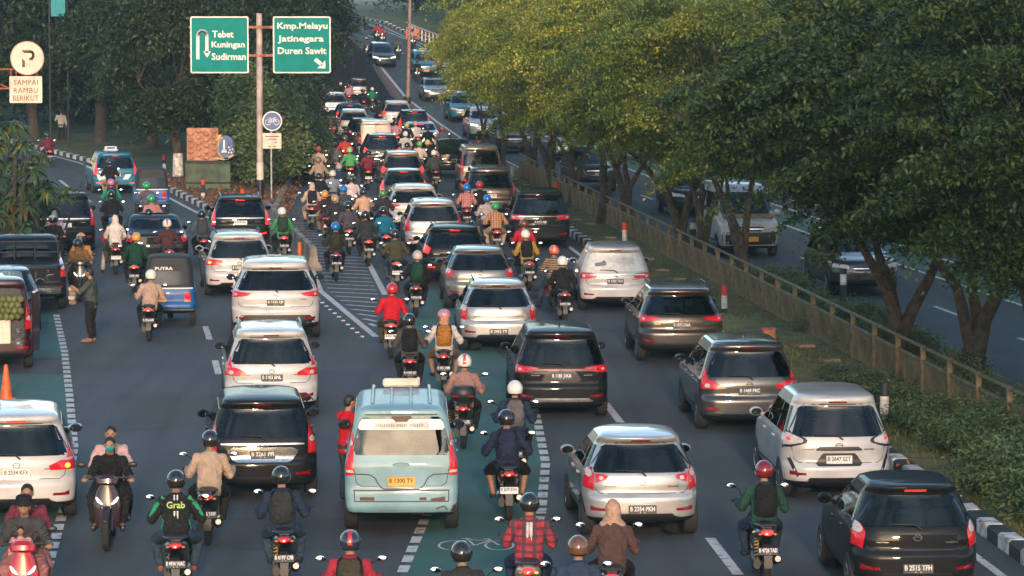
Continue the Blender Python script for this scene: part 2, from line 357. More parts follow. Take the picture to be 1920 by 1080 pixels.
# darker repair patches in the asphalt
mb = MB()
for (px, py, w_, l_) in ((560,720,3.2,5), (1230,730,1.1,14), (620,1000,2.6,3), (285,770,1.2,6)):
    p = G(px, py); mb.add([(p.x-w_/2, p.y-l_/2, .0035), (p.x+w_/2, p.y-l_/2, .0035), (p.x+w_/2-.3, p.y+l_/2, .0035), (p.x-w_/2-.3, p.y+l_/2, .0035)], [(0,1,2,3)])
tag(obj('road_patches', mb.mesh('road_patches', 1, False), asphalt('asphalt_patch', (.047,.05,.054), (.04,.042,.046), 1)), kind='structure')
# ---------------------------------------------------------------- grass blades and fallen leaves
def cards(pos, ln, wd, up=.6, tilt=1.0, seed=1, fold=.18):
    """leaf-shaped quads at the given positions; returns vertex and quad arrays"""
    g = np.random.default_rng(seed); n = len(pos)
    d = g.normal(size=(n,3)); d[:,2] = d[:,2]*.7-.15; d /= np.linalg.norm(d, axis=1)[:,None]
    nr = g.normal(size=(n,3))*tilt; nr[:,2] += up; s = np.cross(d, nr); s /= np.linalg.norm(s, axis=1)[:,None]+1e-9; nn = np.cross(s, d)
    l = (ln*g.uniform(.65,1.3,n))[:,None]; w_ = (wd*g.uniform(.7,1.25,n))[:,None]
    v = np.stack([pos, pos+d*l*.45+s*w_*.5+nn*w_*fold, pos+d*l, pos+d*l*.45-s*w_*.5+nn*w_*fold], 1).reshape(-1,3)
    return v
def quads_mesh(name, v, nm=1, mi=None):
    n = len(v)//4; me = bpy.data.meshes.new(name); me.vertices.add(len(v)); me.vertices.foreach_set('co', v.astype(np.float32).ravel())
    me.loops.add(n*4); me.loops.foreach_set('vertex_index', np.arange(n*4, dtype=np.int32)); me.polygons.add(n)
    me.polygons.foreach_set('loop_start', np.arange(0, n*4, 4, dtype=np.int32))
    for i in range(nm): me.materials.append(None)
    if mi is not None: me.polygons.foreach_set('material_index', mi.astype(np.int32))
    me.update(calc_edges=True); return me
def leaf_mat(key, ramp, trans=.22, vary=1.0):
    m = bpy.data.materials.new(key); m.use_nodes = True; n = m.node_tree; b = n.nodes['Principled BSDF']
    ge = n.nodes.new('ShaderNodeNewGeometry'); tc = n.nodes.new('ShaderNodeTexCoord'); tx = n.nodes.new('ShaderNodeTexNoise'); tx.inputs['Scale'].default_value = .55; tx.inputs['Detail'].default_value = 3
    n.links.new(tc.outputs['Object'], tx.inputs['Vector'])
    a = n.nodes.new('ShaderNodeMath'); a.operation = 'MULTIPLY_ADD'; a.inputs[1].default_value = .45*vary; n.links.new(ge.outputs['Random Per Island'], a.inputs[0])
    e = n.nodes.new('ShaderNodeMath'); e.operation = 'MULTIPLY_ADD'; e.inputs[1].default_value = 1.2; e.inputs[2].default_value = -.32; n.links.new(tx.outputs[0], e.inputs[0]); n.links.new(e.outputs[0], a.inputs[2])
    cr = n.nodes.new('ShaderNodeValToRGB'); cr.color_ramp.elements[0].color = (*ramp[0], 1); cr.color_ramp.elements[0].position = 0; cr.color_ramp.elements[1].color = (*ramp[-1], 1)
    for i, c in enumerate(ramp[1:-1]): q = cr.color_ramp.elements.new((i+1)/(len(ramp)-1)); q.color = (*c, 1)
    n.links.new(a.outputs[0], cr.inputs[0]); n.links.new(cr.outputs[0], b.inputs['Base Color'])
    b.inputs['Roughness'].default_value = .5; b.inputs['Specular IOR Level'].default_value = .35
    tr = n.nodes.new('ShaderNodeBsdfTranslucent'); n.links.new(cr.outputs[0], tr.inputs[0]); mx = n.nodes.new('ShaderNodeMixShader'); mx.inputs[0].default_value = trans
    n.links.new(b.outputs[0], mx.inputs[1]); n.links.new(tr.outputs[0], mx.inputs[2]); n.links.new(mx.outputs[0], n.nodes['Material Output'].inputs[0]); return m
LF_A = leaf_mat('leaf_sunlit_tint', [(.03,.062,.018),(.125,.175,.03),(.32,.34,.045),(.60,.50,.07)])  # yellow sunlit tone put into the leaf colour
LF_M = leaf_mat('leaf_mid', [(.025,.052,.019),(.085,.14,.03),(.20,.235,.04),(.42,.36,.055)])  # tint between the sunlit and the shaded leaf colours
LF_B = leaf_mat('leaf_shade_tint', [(.020,.042,.020),(.038,.075,.026),(.062,.105,.030),(.12,.145,.035)])  # darker, bluish leaf colour standing in for shade on the right
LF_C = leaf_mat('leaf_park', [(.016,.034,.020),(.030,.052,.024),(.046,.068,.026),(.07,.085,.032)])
LF_H = leaf_mat('leaf_hedge', [(.045,.08,.03),(.09,.14,.05),(.15,.19,.075),(.22,.25,.10)])
LF_D = leaf_mat('leaf_dry', [(.10,.04,.015),(.22,.09,.03),(.34,.15,.05),(.30,.19,.08)], .1)
def scatter(name, m, n, fy0, fy1, xl, xr, z, ln, wd, up, seed, dens=None):
    g = np.random.default_rng(seed); y = 1/g.uniform(1/fy1, 1/fy0, n); u = g.uniform(0, 1, n)
    a = np.array([xl(t) for t in y]); b = np.array([xr(t) for t in y]); p = np.stack([a+(b-a)*u, y, np.full(n, z)], 1)
    v = cards(p, ln, wd, up, 1.0, seed)
    if up < 1:                                   # blades stand up
        v = v.reshape(-1,4,3); d = v[:,2]-v[:,0]; d[:,2] = np.abs(d[:,2])+ln*.55; v[:,2] = v[:,0]+d*.8; v[:,1,2] = v[:,0,2]+.4*d[:,2]*.8; v[:,3,2] = v[:,1,2]; v = v.reshape(-1,3)
    return tag(obj(name, quads_mesh(name, v), m), kind='stuff')
LF_G = leaf_mat('blade', [(.08,.10,.025),(.14,.155,.045),(.19,.19,.06),(.23,.19,.085)], .3)
scatter('grass', LF_G, 60000, 44, 152, lambda y: KX(y)+.3, lambda y: UX(y)-.2, .14, .10, .022, .3, 3)
scatter('fallen_leaves', LF_D, 3500, 119, 150, lambda y: LX(y)+.1, lambda y: IX(y)+.5, .19, .13, .08, 3, 5)
scatter('fallen_leaves', LF_D, 700, 46, 150, lambda y: KX(y)-.1, lambda y: UX(y), .2, .10, .06, 3, 6)
scatter('fallen_leaves', LF_D, 260, 112, 128, lambda y: IX(y)-.6, lambda y: IX(y)+1.6, .012, .13, .08, 3, 8)
# ================================================================ TREES AND PLANTS
BARK = mat('bark', (.085,.060,.042), .9, noise=.3, nscale=6, bump=1.0, bscale=18, col2=(.03,.025,.02), dist=.05)
BARK2 = mat('bark_dark', (.06,.045,.035), .9, noise=.3, nscale=6, bump=1.0, bscale=18, col2=(.025,.022,.02), dist=.05)
def tree_meshes(seed, rad, zc, rz, fork, limbs, ncl, nleaf, leaf, r0, clr=(1.0,.6), zmin=1.7, lean=.4, low=.6):
    g = np.random.default_rng(seed); tb = MB(); ends = []
    fk = Vector((g.normal()*.12, g.normal()*.12, fork))
    tb.tube([(0,0,-.15), (.02,0,.1), (fk.x*.3+g.normal()*.03, fk.y*.4, fork*.55), fk], [r0*1.55, r0*1.15, r0*.95, r0*1.05], 12)
    for i in range(limbs):
        az = 2*math.pi*(i+g.uniform(-.25,.25))/limbs+seed; L = (zc-fork)*g.uniform(.75,.95); ln = lean*g.uniform(.6,1.3); r1 = r0*g.uniform(.55,.75)
        p = fk.copy(); path = [p.copy()-Vector((0,0,.15))]; rr = [r1*1.1]; n_ = 6
        for k in range(n_):
            p = p+Vector((math.cos(az)*ln*L/n_*(1+.25*k)+g.normal()*.10, math.sin(az)*ln*L/n_*(1+.25*k)+g.normal()*.10, L/n_*(1-.06*k))); path.append(p.copy()); rr.append(r1*(1-.145*(k+1)))
        tb.tube(path, rr, 9); ends += path[3:]
    V = []
    for c in range(ncl):
        d = g.normal(size=3); d /= np.linalg.norm(d); q = g.uniform(.35,1)**.3
        ctr = np.array([d[0]*rad[0]*q, d[1]*rad[1]*q, zc+d[2]*rz*q])
        if ctr[2] < zmin+.2: ctr[2] = zmin+.2+g.uniform(0,1.0)
        fl = min(1, low+(1-low)*(ctr[2]-zmin)/max(.1, zc-zmin)); ctr[:2] *= fl
        e = min(ends, key=lambda t: (t-Vector(ctr)).length); mid = (e*.55+Vector(ctr)*.45)+Vector((0,0,.12))
        tb.tube([e, mid, Vector(ctr)], [.022, .014, .005], 5, 0, False)
        s = g.uniform(.6,1.3); n = int(nleaf*s*s); k = 6; sub_ = g.normal(size=(k,3))*np.array([.55,.55,.30]); w_ = g.integers(0, k, n)
        u = sub_[w_]+g.normal(size=(n,3))*np.array([.30,.30,.085]); u[:,2] -= .20*(u[:,0]**2+u[:,1]**2)
        out = np.array([ctr[0], ctr[1]])/(np.hypot(ctr[0], ctr[1])+.3); u[:,2] -= .30*(u[:,0]*out[0]+u[:,1]*out[1])
        V.append(ctr+u*np.array([clr[0]*s, clr[0]*s, clr[1]*s*1.3]))
    return tb.mesh('trunk', 1), quads_mesh('crown', cards(np.concatenate(V), leaf, leaf*.5, 1.0, .42, seed))
T_WIDE = [tree_meshes(s, (4.2,4.6), 5.7, 2.9, .9, 3, 84, 760, .125, .215, (.9,.42), 3.2, .34) for s in (11, 12)]
T_NEAR = [tree_meshes(s, (3.9,4.4), 5.4, 3.2, .7, 3, 116, 900, .132, .25, (.85,.46), 3.0, .36, .35) for s in (21, 22)]
T_PARK = [tree_meshes(s, (3.6,3.6), 5.2, 3.6, 1.6, 4, 130, 300, .24, .24, (1.0,.7), 2.5) for s in (31, 32)]
T_FAR = [tree_meshes(s, (4.8,4.8), 5.6, 5.0, 1.2, 4, 140, 260, .32, .26, (1.4,1.1), .8) for s in (41, 42)]
def tree(proto, x, y, label, lm, rz=0.0, sc=1.0, group=None, bark=None, z=None, sz=None):
    t = thing('tree', label, 'tree', (x, y, (gz(x, y) if z is None else z)+.12), rz, group); t.scale = (sc, sc, sz or max(sc, .92))
    obj('trunk', proto[0], bark or BARK, t); obj('crown', proto[1], lm, t); return t
ROWG = 'street trees in the median'
near = [(9.7, 62, 21, .4, .95, 'near median tree whose trunk leaves the right edge of the photo'),
        (8.85, 68.6, 22, 2.1, 1.0, 'median tree with thick V shaped trunk at the lower right'),
        (7.75, 71.5, 21, 3.9, .95, 'median tree with single dark trunk left of the V shaped trunk')]
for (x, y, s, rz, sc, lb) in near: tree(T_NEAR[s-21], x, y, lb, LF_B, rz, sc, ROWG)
mid = [(6.1, 92.5, .3, .86, 'leaning median tree beside the white minibus'), (4.95, 100.5, 1.5, .9, 'thick median tree trunk lit orange at its foot'), (5.2, 98, 4.5, .8, 'slender median tree right of the orange lit trunk'),
       (3.75, 113.5, 2.7, .88, 'median tree with forked trunk behind the fence middle'), (3.0, 117.5, 4.1, .85, 'median tree just left of the forked one behind fence'), (2.2, 128, 5.3, .9, 'median tree in front of the dark car with blue windscreen'),
       (1.6, 135, .9, .88, 'median tree left of the dark car with blue windscreen'), (.95, 146, 2.2, .9, 'median tree with twin grey stems near the fence end'), (-.4, 158, 3.3, .62, 'median tree at the far end of the tan fence'), (-1.45, 171, 4.4, .5, 'thin single stem median tree by the white oncoming car')]
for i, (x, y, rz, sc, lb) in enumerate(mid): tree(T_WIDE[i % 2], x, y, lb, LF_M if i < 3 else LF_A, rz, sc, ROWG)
# beyond the opposite carriageway
far = [(26.5,66,'B'),(24,79,'B'),(22.5,93,'B'),(20.5,108,'B'),(18,124,'B'),(15.5,142,'A'),(11,160,'A'),(8.5,180,'A'),(6.5,200,'A'),(4.5,222,'A'),(2.5,243,'A'),(.8,262,'A'),(-1.5,285,'A'),(-4,308,'A'),(-9,335,'C'),(27,120,'B'),(20,165,'A'),(16,210,'A'),(12,265,'A')]
FL = ['tree beyond the opposite road, nearest to the right edge', 'tree beyond the opposite road, second from the right edge', 'dark tree beyond the opposite road above the front facing car', 'dark tree beyond the opposite road above the minibus', 'tree beyond the opposite road behind the median trunks', 'sunlit tree beyond the opposite road behind the fence middle',
      'sunlit tree across the opposite road above the forked trunk', 'sunlit tree across the opposite road above the fence end', 'sunlit tree across the road above the white oncoming car', 'sunlit tree across the road right of the first blue taxi', 'sunlit tree behind the white rail beside the far taxi', 'yellow green tree with pale trunk behind the far white rail',
      'tree behind the top end of the white rail', 'tree closing the view at the top of the raised road', 'blue green tree at the very top of the far road', 'deep shaded tree in the second row on the far right', 'second row tree behind the middle of the opposite road', 'second row tree behind the sunlit roadside crowns', 'back row tree above the far white rail']
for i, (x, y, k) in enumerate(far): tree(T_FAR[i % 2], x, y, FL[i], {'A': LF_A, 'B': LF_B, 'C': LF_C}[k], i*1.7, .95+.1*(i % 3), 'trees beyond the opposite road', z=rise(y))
# park on the left
park = [(-30,196,'park tree behind the parking sign at the far left'), (-25.5,188,'park tree with trunk right of the parking sign'), (-21.5,184,'rounded park tree left of the green signs'), (-18,176,'dense low park tree above the blue taxi'), (-15.2,168,'bushy light olive park tree left of the tile panel'),
        (-13,180,'dark park tree behind the U-turn sign'), (-11.6,172,'park tree with bent brown trunk under the direction sign'), (-34,212,'park tree at the top left corner'), (-27,215,'tall park tree above the parking sign'), (-21,212,'tall park tree between parking sign and green sign'), (-19.5,206,'large leaved park tree above the U-turn sign'),
        (-20.5,226,'park tree behind the direction sign'), (-21,240,'park tree overhanging the left of the far traffic'), (-24,252,'park tree where the far traffic disappears'), (-23,268,'dark tree hanging over the far cars'), (-27,250,'back row park tree at upper left'), (-34,255,'back row park tree at the left edge'), (-41,240,'outermost park tree on the left'),
        (-23,280,'back row tree above the direction sign'), (-25,300,'dark tree left of the far black car'), (-30,290,'last row park tree above the U-turn sign'), (-38,285,'last row park tree in the top left'), (-24,322,'dark tree at the top of the photo left of the lamp post')]
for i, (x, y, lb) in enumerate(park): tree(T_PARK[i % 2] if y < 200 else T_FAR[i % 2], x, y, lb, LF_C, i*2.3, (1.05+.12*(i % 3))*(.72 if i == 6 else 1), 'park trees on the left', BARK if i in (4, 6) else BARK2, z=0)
t = tree(T_PARK[0], -14.1, 148.5, 'slim park tree with whitewashed lower trunk by the kerb', LF_C, 1.0, .8, 'park trees on the left', BARK)
mb = MB(); mb.tube([(0,0,-.1),(0,0,1.1)], [.3,.26], 10); w_ = obj('whitewash', mb.mesh('whitewash'), KERBW, t)
# shrubs: clumps of leaves on short stems
def shrub_meshes(seed, rx, ry, h, ncl, nleaf, leaf, cl=.35):
    g = np.random.default_rng(seed); V = []; sb = MB()
    for c in range(ncl):
        a = g.uniform(0, 2*math.pi); q = g.uniform(0,1)**.5; z = g.uniform(.12,1)*h*(1-.45*q*q); ctr = np.array([rx*q*math.cos(a), ry*q*math.sin(a), z])
        u = g.normal(size=(nleaf,3))*.5*cl; V.append(ctr+u*np.array([1,1,.8])); sb.tube([(ctr[0]*.3, ctr[1]*.3, -.1), (ctr[0]*.8, ctr[1]*.8, z*.6), tuple(ctr)], [.03,.02,.008], 4)
    return sb.mesh('stem'), quads_mesh('foliage', cards(np.concatenate(V), leaf, leaf*.42, .7, .8, seed))
S_H = [shrub_meshes(s, 1.15, 1.3, 1.25, 60, 130, .13) for s in (51, 52)]
def shrub(proto, x, y, label, lm, sc=1.0, rz=0.0, group=None, name='shrub', cat='shrub', z=.12):
    t = thing(name, label, cat, (x, y, z), rz, group); t.scale = sc if isinstance(sc, tuple) else (sc,)*3
    obj('stem', proto[0], BARK2, t); obj('foliage', proto[1], lm, t); return t
hl = ['hedge shrub behind the white car roof on the median', 'hedge shrub around the black and white post', 'hedge shrub just right of the black and white post', 'bushy hedge shrub above the last kerb stones', 'hedge shrub against the fence near the right edge', 'large hedge shrub at the lower right edge', 'low hedge shrub near the right frame edge above the kerb', 'small hedge shrub behind the post by the fence', 'hedge shrub at the foot of the fence boards']
for i, (x, y, sc) in enumerate([(7.0,67.5,(.5,.9,.36)),(7.1,64,(.6,.95,.45)),(7.55,61.5,(.7,.9,.52)),(7.75,53.6,(.85,.9,.62)),(7.9,58.5,(.75,.9,.58)),(8.3,51,(.95,1,.66)),(8.35,55.8,(.8,.95,.66)),(6.6,69.5,(.45,.8,.3)),(8.3,60,(.6,.9,.55))]):
    shrub(S_H[i % 2], x, y, hl[i], LF_H, sc, 0, 'hedge shrubs on the median')
bl = ['roadside shrub behind the fence near the grey front facing car', 'roadside shrub behind the fence left of the single dark trunk', 'roadside shrub behind the fence at the single dark trunk', 'roadside shrub behind the fence below the V trunk', 'roadside shrub behind the fence at the right edge', 'roadside shrub behind the fence opposite the orange box']
for i, y in enumerate((86, 80, 75, 68, 61, 90)): shrub(S_H[i % 2], FX(y)+1.0, y, bl[i], LF_H, (.55,.9,.6), i*2.0, 'shrubs behind the median fence')
S_I = [shrub_meshes(s, 1.3, 1.3, 4.6, 110, 130, .20, .55) for s in (61, 62)]
for i, (x, y, sc, lb) in enumerate([(-9.6,141,(.95,.9,.95),'climbing plant mass behind the main sign pole'), (-10.9,144,(1,.9,1.12),'climbing plant mass beside the blue emblem'), (-8.9,147,(.85,.9,.7),'climbing plant mass right of the bicycle sign'), (-10.2,152,(1.1,.9,1.3),'tall climbing plant below the direction signs'), (-9.9,160,(1.0,1,1.1),'dark creeper by the bent brown trunk')]):
    shrub(S_I[i % 2], x, y, lb, LF_C if i > 2 else LF_H, sc, i*1.9, 'climbing plants on the island')
# palm-like garden plant at the left edge
def frond_mesh(seed, mats_n=3):
    g = np.random.default_rng(seed); V = []; M = []
    for st in range(23):
        bx, by, bz = g.normal()*.7, g.normal()*.6, (g.uniform(1.2,3.3) if st < 20 else g.uniform(3.9,4.5))
        for k in range(90):
            a = g.uniform(0, 2*math.pi); L = g.uniform(.32,.62); el = g.uniform(-.2,.9); wv = g.uniform(.045,.08); side = np.array([-math.sin(a), math.cos(a), 0]); p = np.array([bx,by,bz]); mi = 0 if g.uniform() < .84 else (1 if bz > 2.4 else 2)
            pts = []
            for t in np.linspace(0, 1, 5):
                pts.append(p+np.array([math.cos(a)*L*t*math.cos(el), math.sin(a)*L*t*math.cos(el), L*t*math.sin(el)-.6*L*t*t]))
            for i in range(4):
                w0 = wv*math.sin(math.pi*min(.97, .12+i/4)); w1 = wv*math.sin(math.pi*min(.97, .12+(i+1)/4)); V += [pts[i]-side*w0, pts[i]+side*w0, pts[i+1]+side*w1, pts[i+1]-side*w1]; M.append(mi)
    return quads_mesh('fronds', np.array(V), 3, np.array(M))
mb = MB(); g = np.random.default_rng(3)
for k in range(6): x, y = g.normal()*.45, g.normal()*.4; mb.tube([(x*.4,y*.4,-.1),(x*.8,y*.8,1.6),(x*1.3,y*1.3,3.4)], [.06,.05,.03], 6)
stm = mb.mesh('stems')
FRM = [leaf_mat('frond_green', [(.04,.085,.04),(.07,.13,.055),(.12,.18,.07)]), leaf_mat('frond_yellow', [(.2,.16,.03),(.4,.28,.04)]), leaf_mat('frond_red', [(.10,.05,.03),(.2,.09,.05)])]
for (px, py, sc, lb) in ((20, 520, 1.0, 'palm like garden plant with yellow fronds at the left edge'), (75, 500, .72, 'low red and green garden plant beside the black estate car'), (-25, 470, 1.05, 'garden plant cut by the left photo edge')):
    p = G(px, py); t = thing('garden_plant', lb, 'plant', (p.x, p.y, 0), px*.1, 'garden plants at the left edge'); t.scale = (sc,)*3
    obj('stems', stm, BARK2, t); obj('fronds', frond_mesh(px+100), FRM, t)
# ================================================================ CARS
class Shape:
    """car body lofted from horizontal rings; local origin under the rear axle, +Y forward"""
    def __init__(s, L, W, H, ro=.72, wb=2.6, wr=.3, zb=.24, bump=.56, belt=.98, wtop=1.46, slant=.24, spoil=.10, tumble=.14, hood=.93, cowl=1.05, wst=1.75, cr=.2, bow=.05, rp=None, fp=None, wp=None, dark=.30, bs=.06):
        s.L, s.W, s.H, s.ro, s.wb, s.wr, s.zb, s.bump, s.belt, s.wtop, s.cowl, s.hood, s.wst, s.tum, s.slant = L, W, H, ro, wb, wr, zb, bump, belt, wtop, cowl, hood, wst, tumble, slant
        rp = rp or [(zb-.05,.3),(zb,.06),(zb+.09,.0),(bump,.0),(bump+.05,.015),(bump+.08,bs),(belt-.14,bs),(belt-.02,bs+.03),(wtop,bs+.03+slant),(wtop+.03,bs+.03+slant-.01),(wtop+.045,bs+.03+slant-spoil),(H-.045,bs+.06+slant-spoil*.9),(H-.015,bs+.2+slant),(H,bs+.42+slant)]
        fp = fp or [(zb-.05,L-.3),(zb,L-.06),(zb+.1,L),(bump,L),(hood-.14,L-.06),(hood-.05,L-.16),(hood,L-.34),(hood+.1,L-cowl),(wtop,L-wst),(H-.045,L-wst-.3),(H-.015,L-wst-.45),(H,L-wst-.65)]
        wp = wp or [(zb-.05,W-.16),(zb,W-.06),(zb+.08,W-.02),(bump,W),(belt-.2,W),(belt-.06,W-.012),(belt,W-.035),(belt+.03,W-.05),(wtop,W-tumble),(H-.06,W-tumble-.05),(H-.015,W-tumble-.12),(H,W-tumble-.36)]
        s.z = np.concatenate([np.arange(zb-.05, H-.06, .024), np.linspace(H-.06, H, 8)])
        f = lambda t: np.interp(s.z, [p[0] for p in t], [p[1] for p in t])
        s.yr, s.yf, s.w = f(rp)-ro, f(fp)-ro, f(wp)
        k = np.array([.25,.5,.25])
        for q in ('yr','yf','w'):
            a = getattr(s, q)
            for _ in range(2): a[1:-1] = np.convolve(a, k, 'valid')
        s.cr, s.bow, s.dark = cr, bow, dark
    def P(s, z): return [float(np.interp(z, s.z, a)) for a in (s.yr, s.yf, s.w)]
    def rear(s, x, z):
        yr, yf, w = s.P(z); c = min(s.cr, w*.5, (yf-yr)*.25); ax = min(abs(x), w*.995); y = yr+s.bow*(min(ax, w)/w)**2
        if ax > w-c: y += c*1.1*(1-math.sqrt(max(0, 1-((ax-w+c)/c)**2)))
        return y
    def front(s, x, z):
        yr, yf, w = s.P(z); c = min(s.cr*1.6, w*.6, (yf-yr)*.25); ax = min(abs(x), w*.995); y = yf-.10*(ax/w)**2
        if ax > w-c: y -= c*1.1*(1-math.sqrt(max(0, 1-((ax-w+c)/c)**2)))
        return y
    def side(s, y, z):
        yr, yf, w = s.P(z); c = min(s.cr, w*.5, (yf-yr)*.25); a = yr+s.bow+c*1.1; cf = min(s.cr*1.6, w*.6, (yf-yr)*.25); b = yf-.10-cf*1.1; x = w
        if y < a: x = w-c+c*math.sqrt(max(0, 1-(min(1, (a-y)/(c*1.1)))**2))
        if y > b: x = w-cf+cf*math.sqrt(max(0, 1-(min(1, (y-b)/(cf*1.1)))**2))
        return x
    def body(s, holes=None):
        def inside(p, poly):
            cx = sum(q[0] for q in poly)/len(poly); cz = sum(q[1] for q in poly)/len(poly); P = [(cx+(q[0]-cx)*.95, cz+(q[1]-cz)*.94) for q in poly]; r = False
            for (a, b) in zip(P, P[1:]+P[:1]):
                if (a[1] > p[1]) != (b[1] > p[1]) and p[0] < a[0]+(b[0]-a[0])*(p[1]-a[1])/(b[1]-a[1]): r = not r
            return r
        mb = MB(); v = []; f = []; m = []; nR, nS, nC = 12, 14, 6
        for i, z in enumerate(s.z):
            yr, yf, w = s.yr[i], s.yf[i], s.w[i]; c = min(s.cr, w*.5, (yf-yr)*.25); cf = min(s.cr*1.6, w*.6, (yf-yr)*.25); half = []
            xs = [(w-c)*k/nR for k in range(nR)]+[w-c+c*math.sin(math.pi/2*k/nC) for k in range(nC)]
            half = [(x, s.rear(x, z)) for x in xs]
            ya = yr+s.bow+c*1.1; yb = yf-.10-cf*1.1
            half += [(w, ya+(yb-ya)*k/nS) for k in range(nS+1)]
            xs = [w-cf+cf*math.cos(math.pi/2*k/nC) for k in range(1, nC)]+[(w-cf)*(1-k/nR) for k in range(nR+1)]
            half += [(x, s.front(x, z)) for x in xs]
            ring = half+[(-x, y) for (x, y) in half[-2:0:-1]]
            v += [(x, y, z) for (x, y) in ring]
        n = len(ring)
        for i in range(len(s.z)-1):
            for k in range(n):
                q = (i*n+k, i*n+(k+1) % n, (i+1)*n+(k+1) % n, (i+1)*n+k)
                if holes and s.z[i] > s.hood:
                    c = [sum(v[j][a] for j in q)/4 for a in range(3)]; w = s.P(c[2])[2]
                    if abs(c[1]-s.rear(c[0], c[2])) < .03 and abs(c[0]) < w*.99: hit = inside((c[0], c[2]), holes['rear']) if holes['rear'] else False
                    elif abs(c[1]-s.front(c[0], c[2])) < .03 and abs(c[0]) < w*.99: hit = inside((c[0], c[2]), holes['front'])
                    else: hit = any(inside((c[1], c[2]), h) for h in holes['side'])
                    if hit: continue
                f.append(q); m.append(1 if s.z[i] < s.dark else 0)
        t = (len(s.z)-1)*n; f.append(tuple(range(t, t+n))); m.append(0); f.append(tuple(range(n))[::-1]); m.append(1)
        mb.v, mb.f, mb.m = v, f, m; return mb.mesh('body', 2, True, 50)
    def patch(s, mb, face, poly, off=.006, nx=10, nz=9, mi=0, sg=1):
        """skin a polygon (x,z) or (y,z) over the body surface, standing off by a few mm, with a skirt"""
        zs0, zs1 = min(p[1] for p in poly), max(p[1] for p in poly); rows = []
        for j in range(nz+1):
            z = zs0+(zs1-zs0)*j/nz; zz = min(max(z, zs0+1e-4), zs1-1e-4); hit = []
            for (a, b) in zip(poly, poly[1:]+poly[:1]):
                if (a[1]-zz)*(b[1]-zz) <= 0 and a[1] != b[1]: hit.append(a[0]+(b[0]-a[0])*(zz-a[1])/(b[1]-a[1]))
            if hit: rows.append((z, min(hit), max(hit)))
        def pt(u, z, o):
            if face == 'rear': w = s.P(z)[2]; u = max(-w*.99, min(w*.99, u)); return (u, s.rear(u, z)-o, z)
            if face == 'front': w = s.P(z)[2]; u = max(-w*.99, min(w*.99, u)); return (u, s.front(u, z)+o, z)
            return (sg*(s.side(u, z)+o), u, z)
        n = nx+1; v = []; f = []
        for (z, a, b) in rows: v += [pt(a+(b-a)*k/nx, z, off) for k in range(n)]
        R_ = len(rows); f = [(j*n+k, j*n+k+1, (j+1)*n+k+1, (j+1)*n+k) for j in range(R_-1) for k in range(nx)]
        ring = [k for k in range(n)]+[(j*n+nx) for j in range(1, R_)]+[(R_-1)*n+k for k in range(nx-1, -1, -1)]+[j*n for j in range(R_-2, 0, -1)]
        o = len(v); back = [(z, u) for (z, u) in [(rows[i//n][0], rows[i//n][1]+(rows[i//n][2]-rows[i//n][1])*(i % n)/nx) for i in ring]]
        v += [pt(u, z, -.012) for (z, u) in back]; q = len(ring)
        f += [(ring[i], o+i, o+(i+1) % q, ring[(i+1) % q]) for i in range(q)]
        if (face == 'front') or (face == 'side' and sg < 0): f = [t[::-1] for t in f]
        mb.add(v, f, mi)
    def line(s, mb, face, pts, wd=.012, off=.003, mi=0, sg=1):
        for a, b in zip(pts[:-1], pts[1:]):
            L = math.hypot(b[0]-a[0], b[1]-a[1]); k = max(1, int(L/.12)); nx_, nz_ = -(b[1]-a[1])/L*wd/2, (b[0]-a[0])/L*wd/2
            for i in range(k):
                c = [(a[0]+(b[0]-a[0])*t, a[1]+(b[1]-a[1])*t) for t in (i/k, (i+1)/k)]; q = [(c[0][0]-nx_, c[0][1]-nz_), (c[1][0]-nx_, c[1][1]-nz_), (c[1][0]+nx_, c[1][1]+nz_), (c[0][0]+nx_, c[0][1]+nz_)]
                P_ = [((u, s.rear(u, z)-off, z) if face == 'rear' else (u, s.front(u, z)+off, z) if face == 'front' else (sg*(s.side(u, z)+off), u, z)) for (u, z) in q]
                mb.add(P_, [(0,1,2,3) if sg > 0 and face != 'front' else (3,2,1,0)], mi)
def trap(w0, z0, w1, z1, r=.06, bow=0.0):
    """rounded trapezoid centred on x = 0"""
    r = min(r, (z1-z0)*.45); P_ = []
    for (cx, cz, a0) in ((w0-r, z0+r, -90), (w1-r, z1-r, 0)):
        for k in range(5): t = R(a0+90*k/4); P_.append((cx+r*math.cos(t), cz+r*math.sin(t)))
    return P_+[(-x, z) for (x, z) in P_[::-1]]
def circle(cx, cz, r, n=16, rz=None): return [(cx+r*math.cos(2*math.pi*k/n+.01), cz+(rz or r)*math.sin(2*math.pi*k/n+.01)) for k in range(n)]
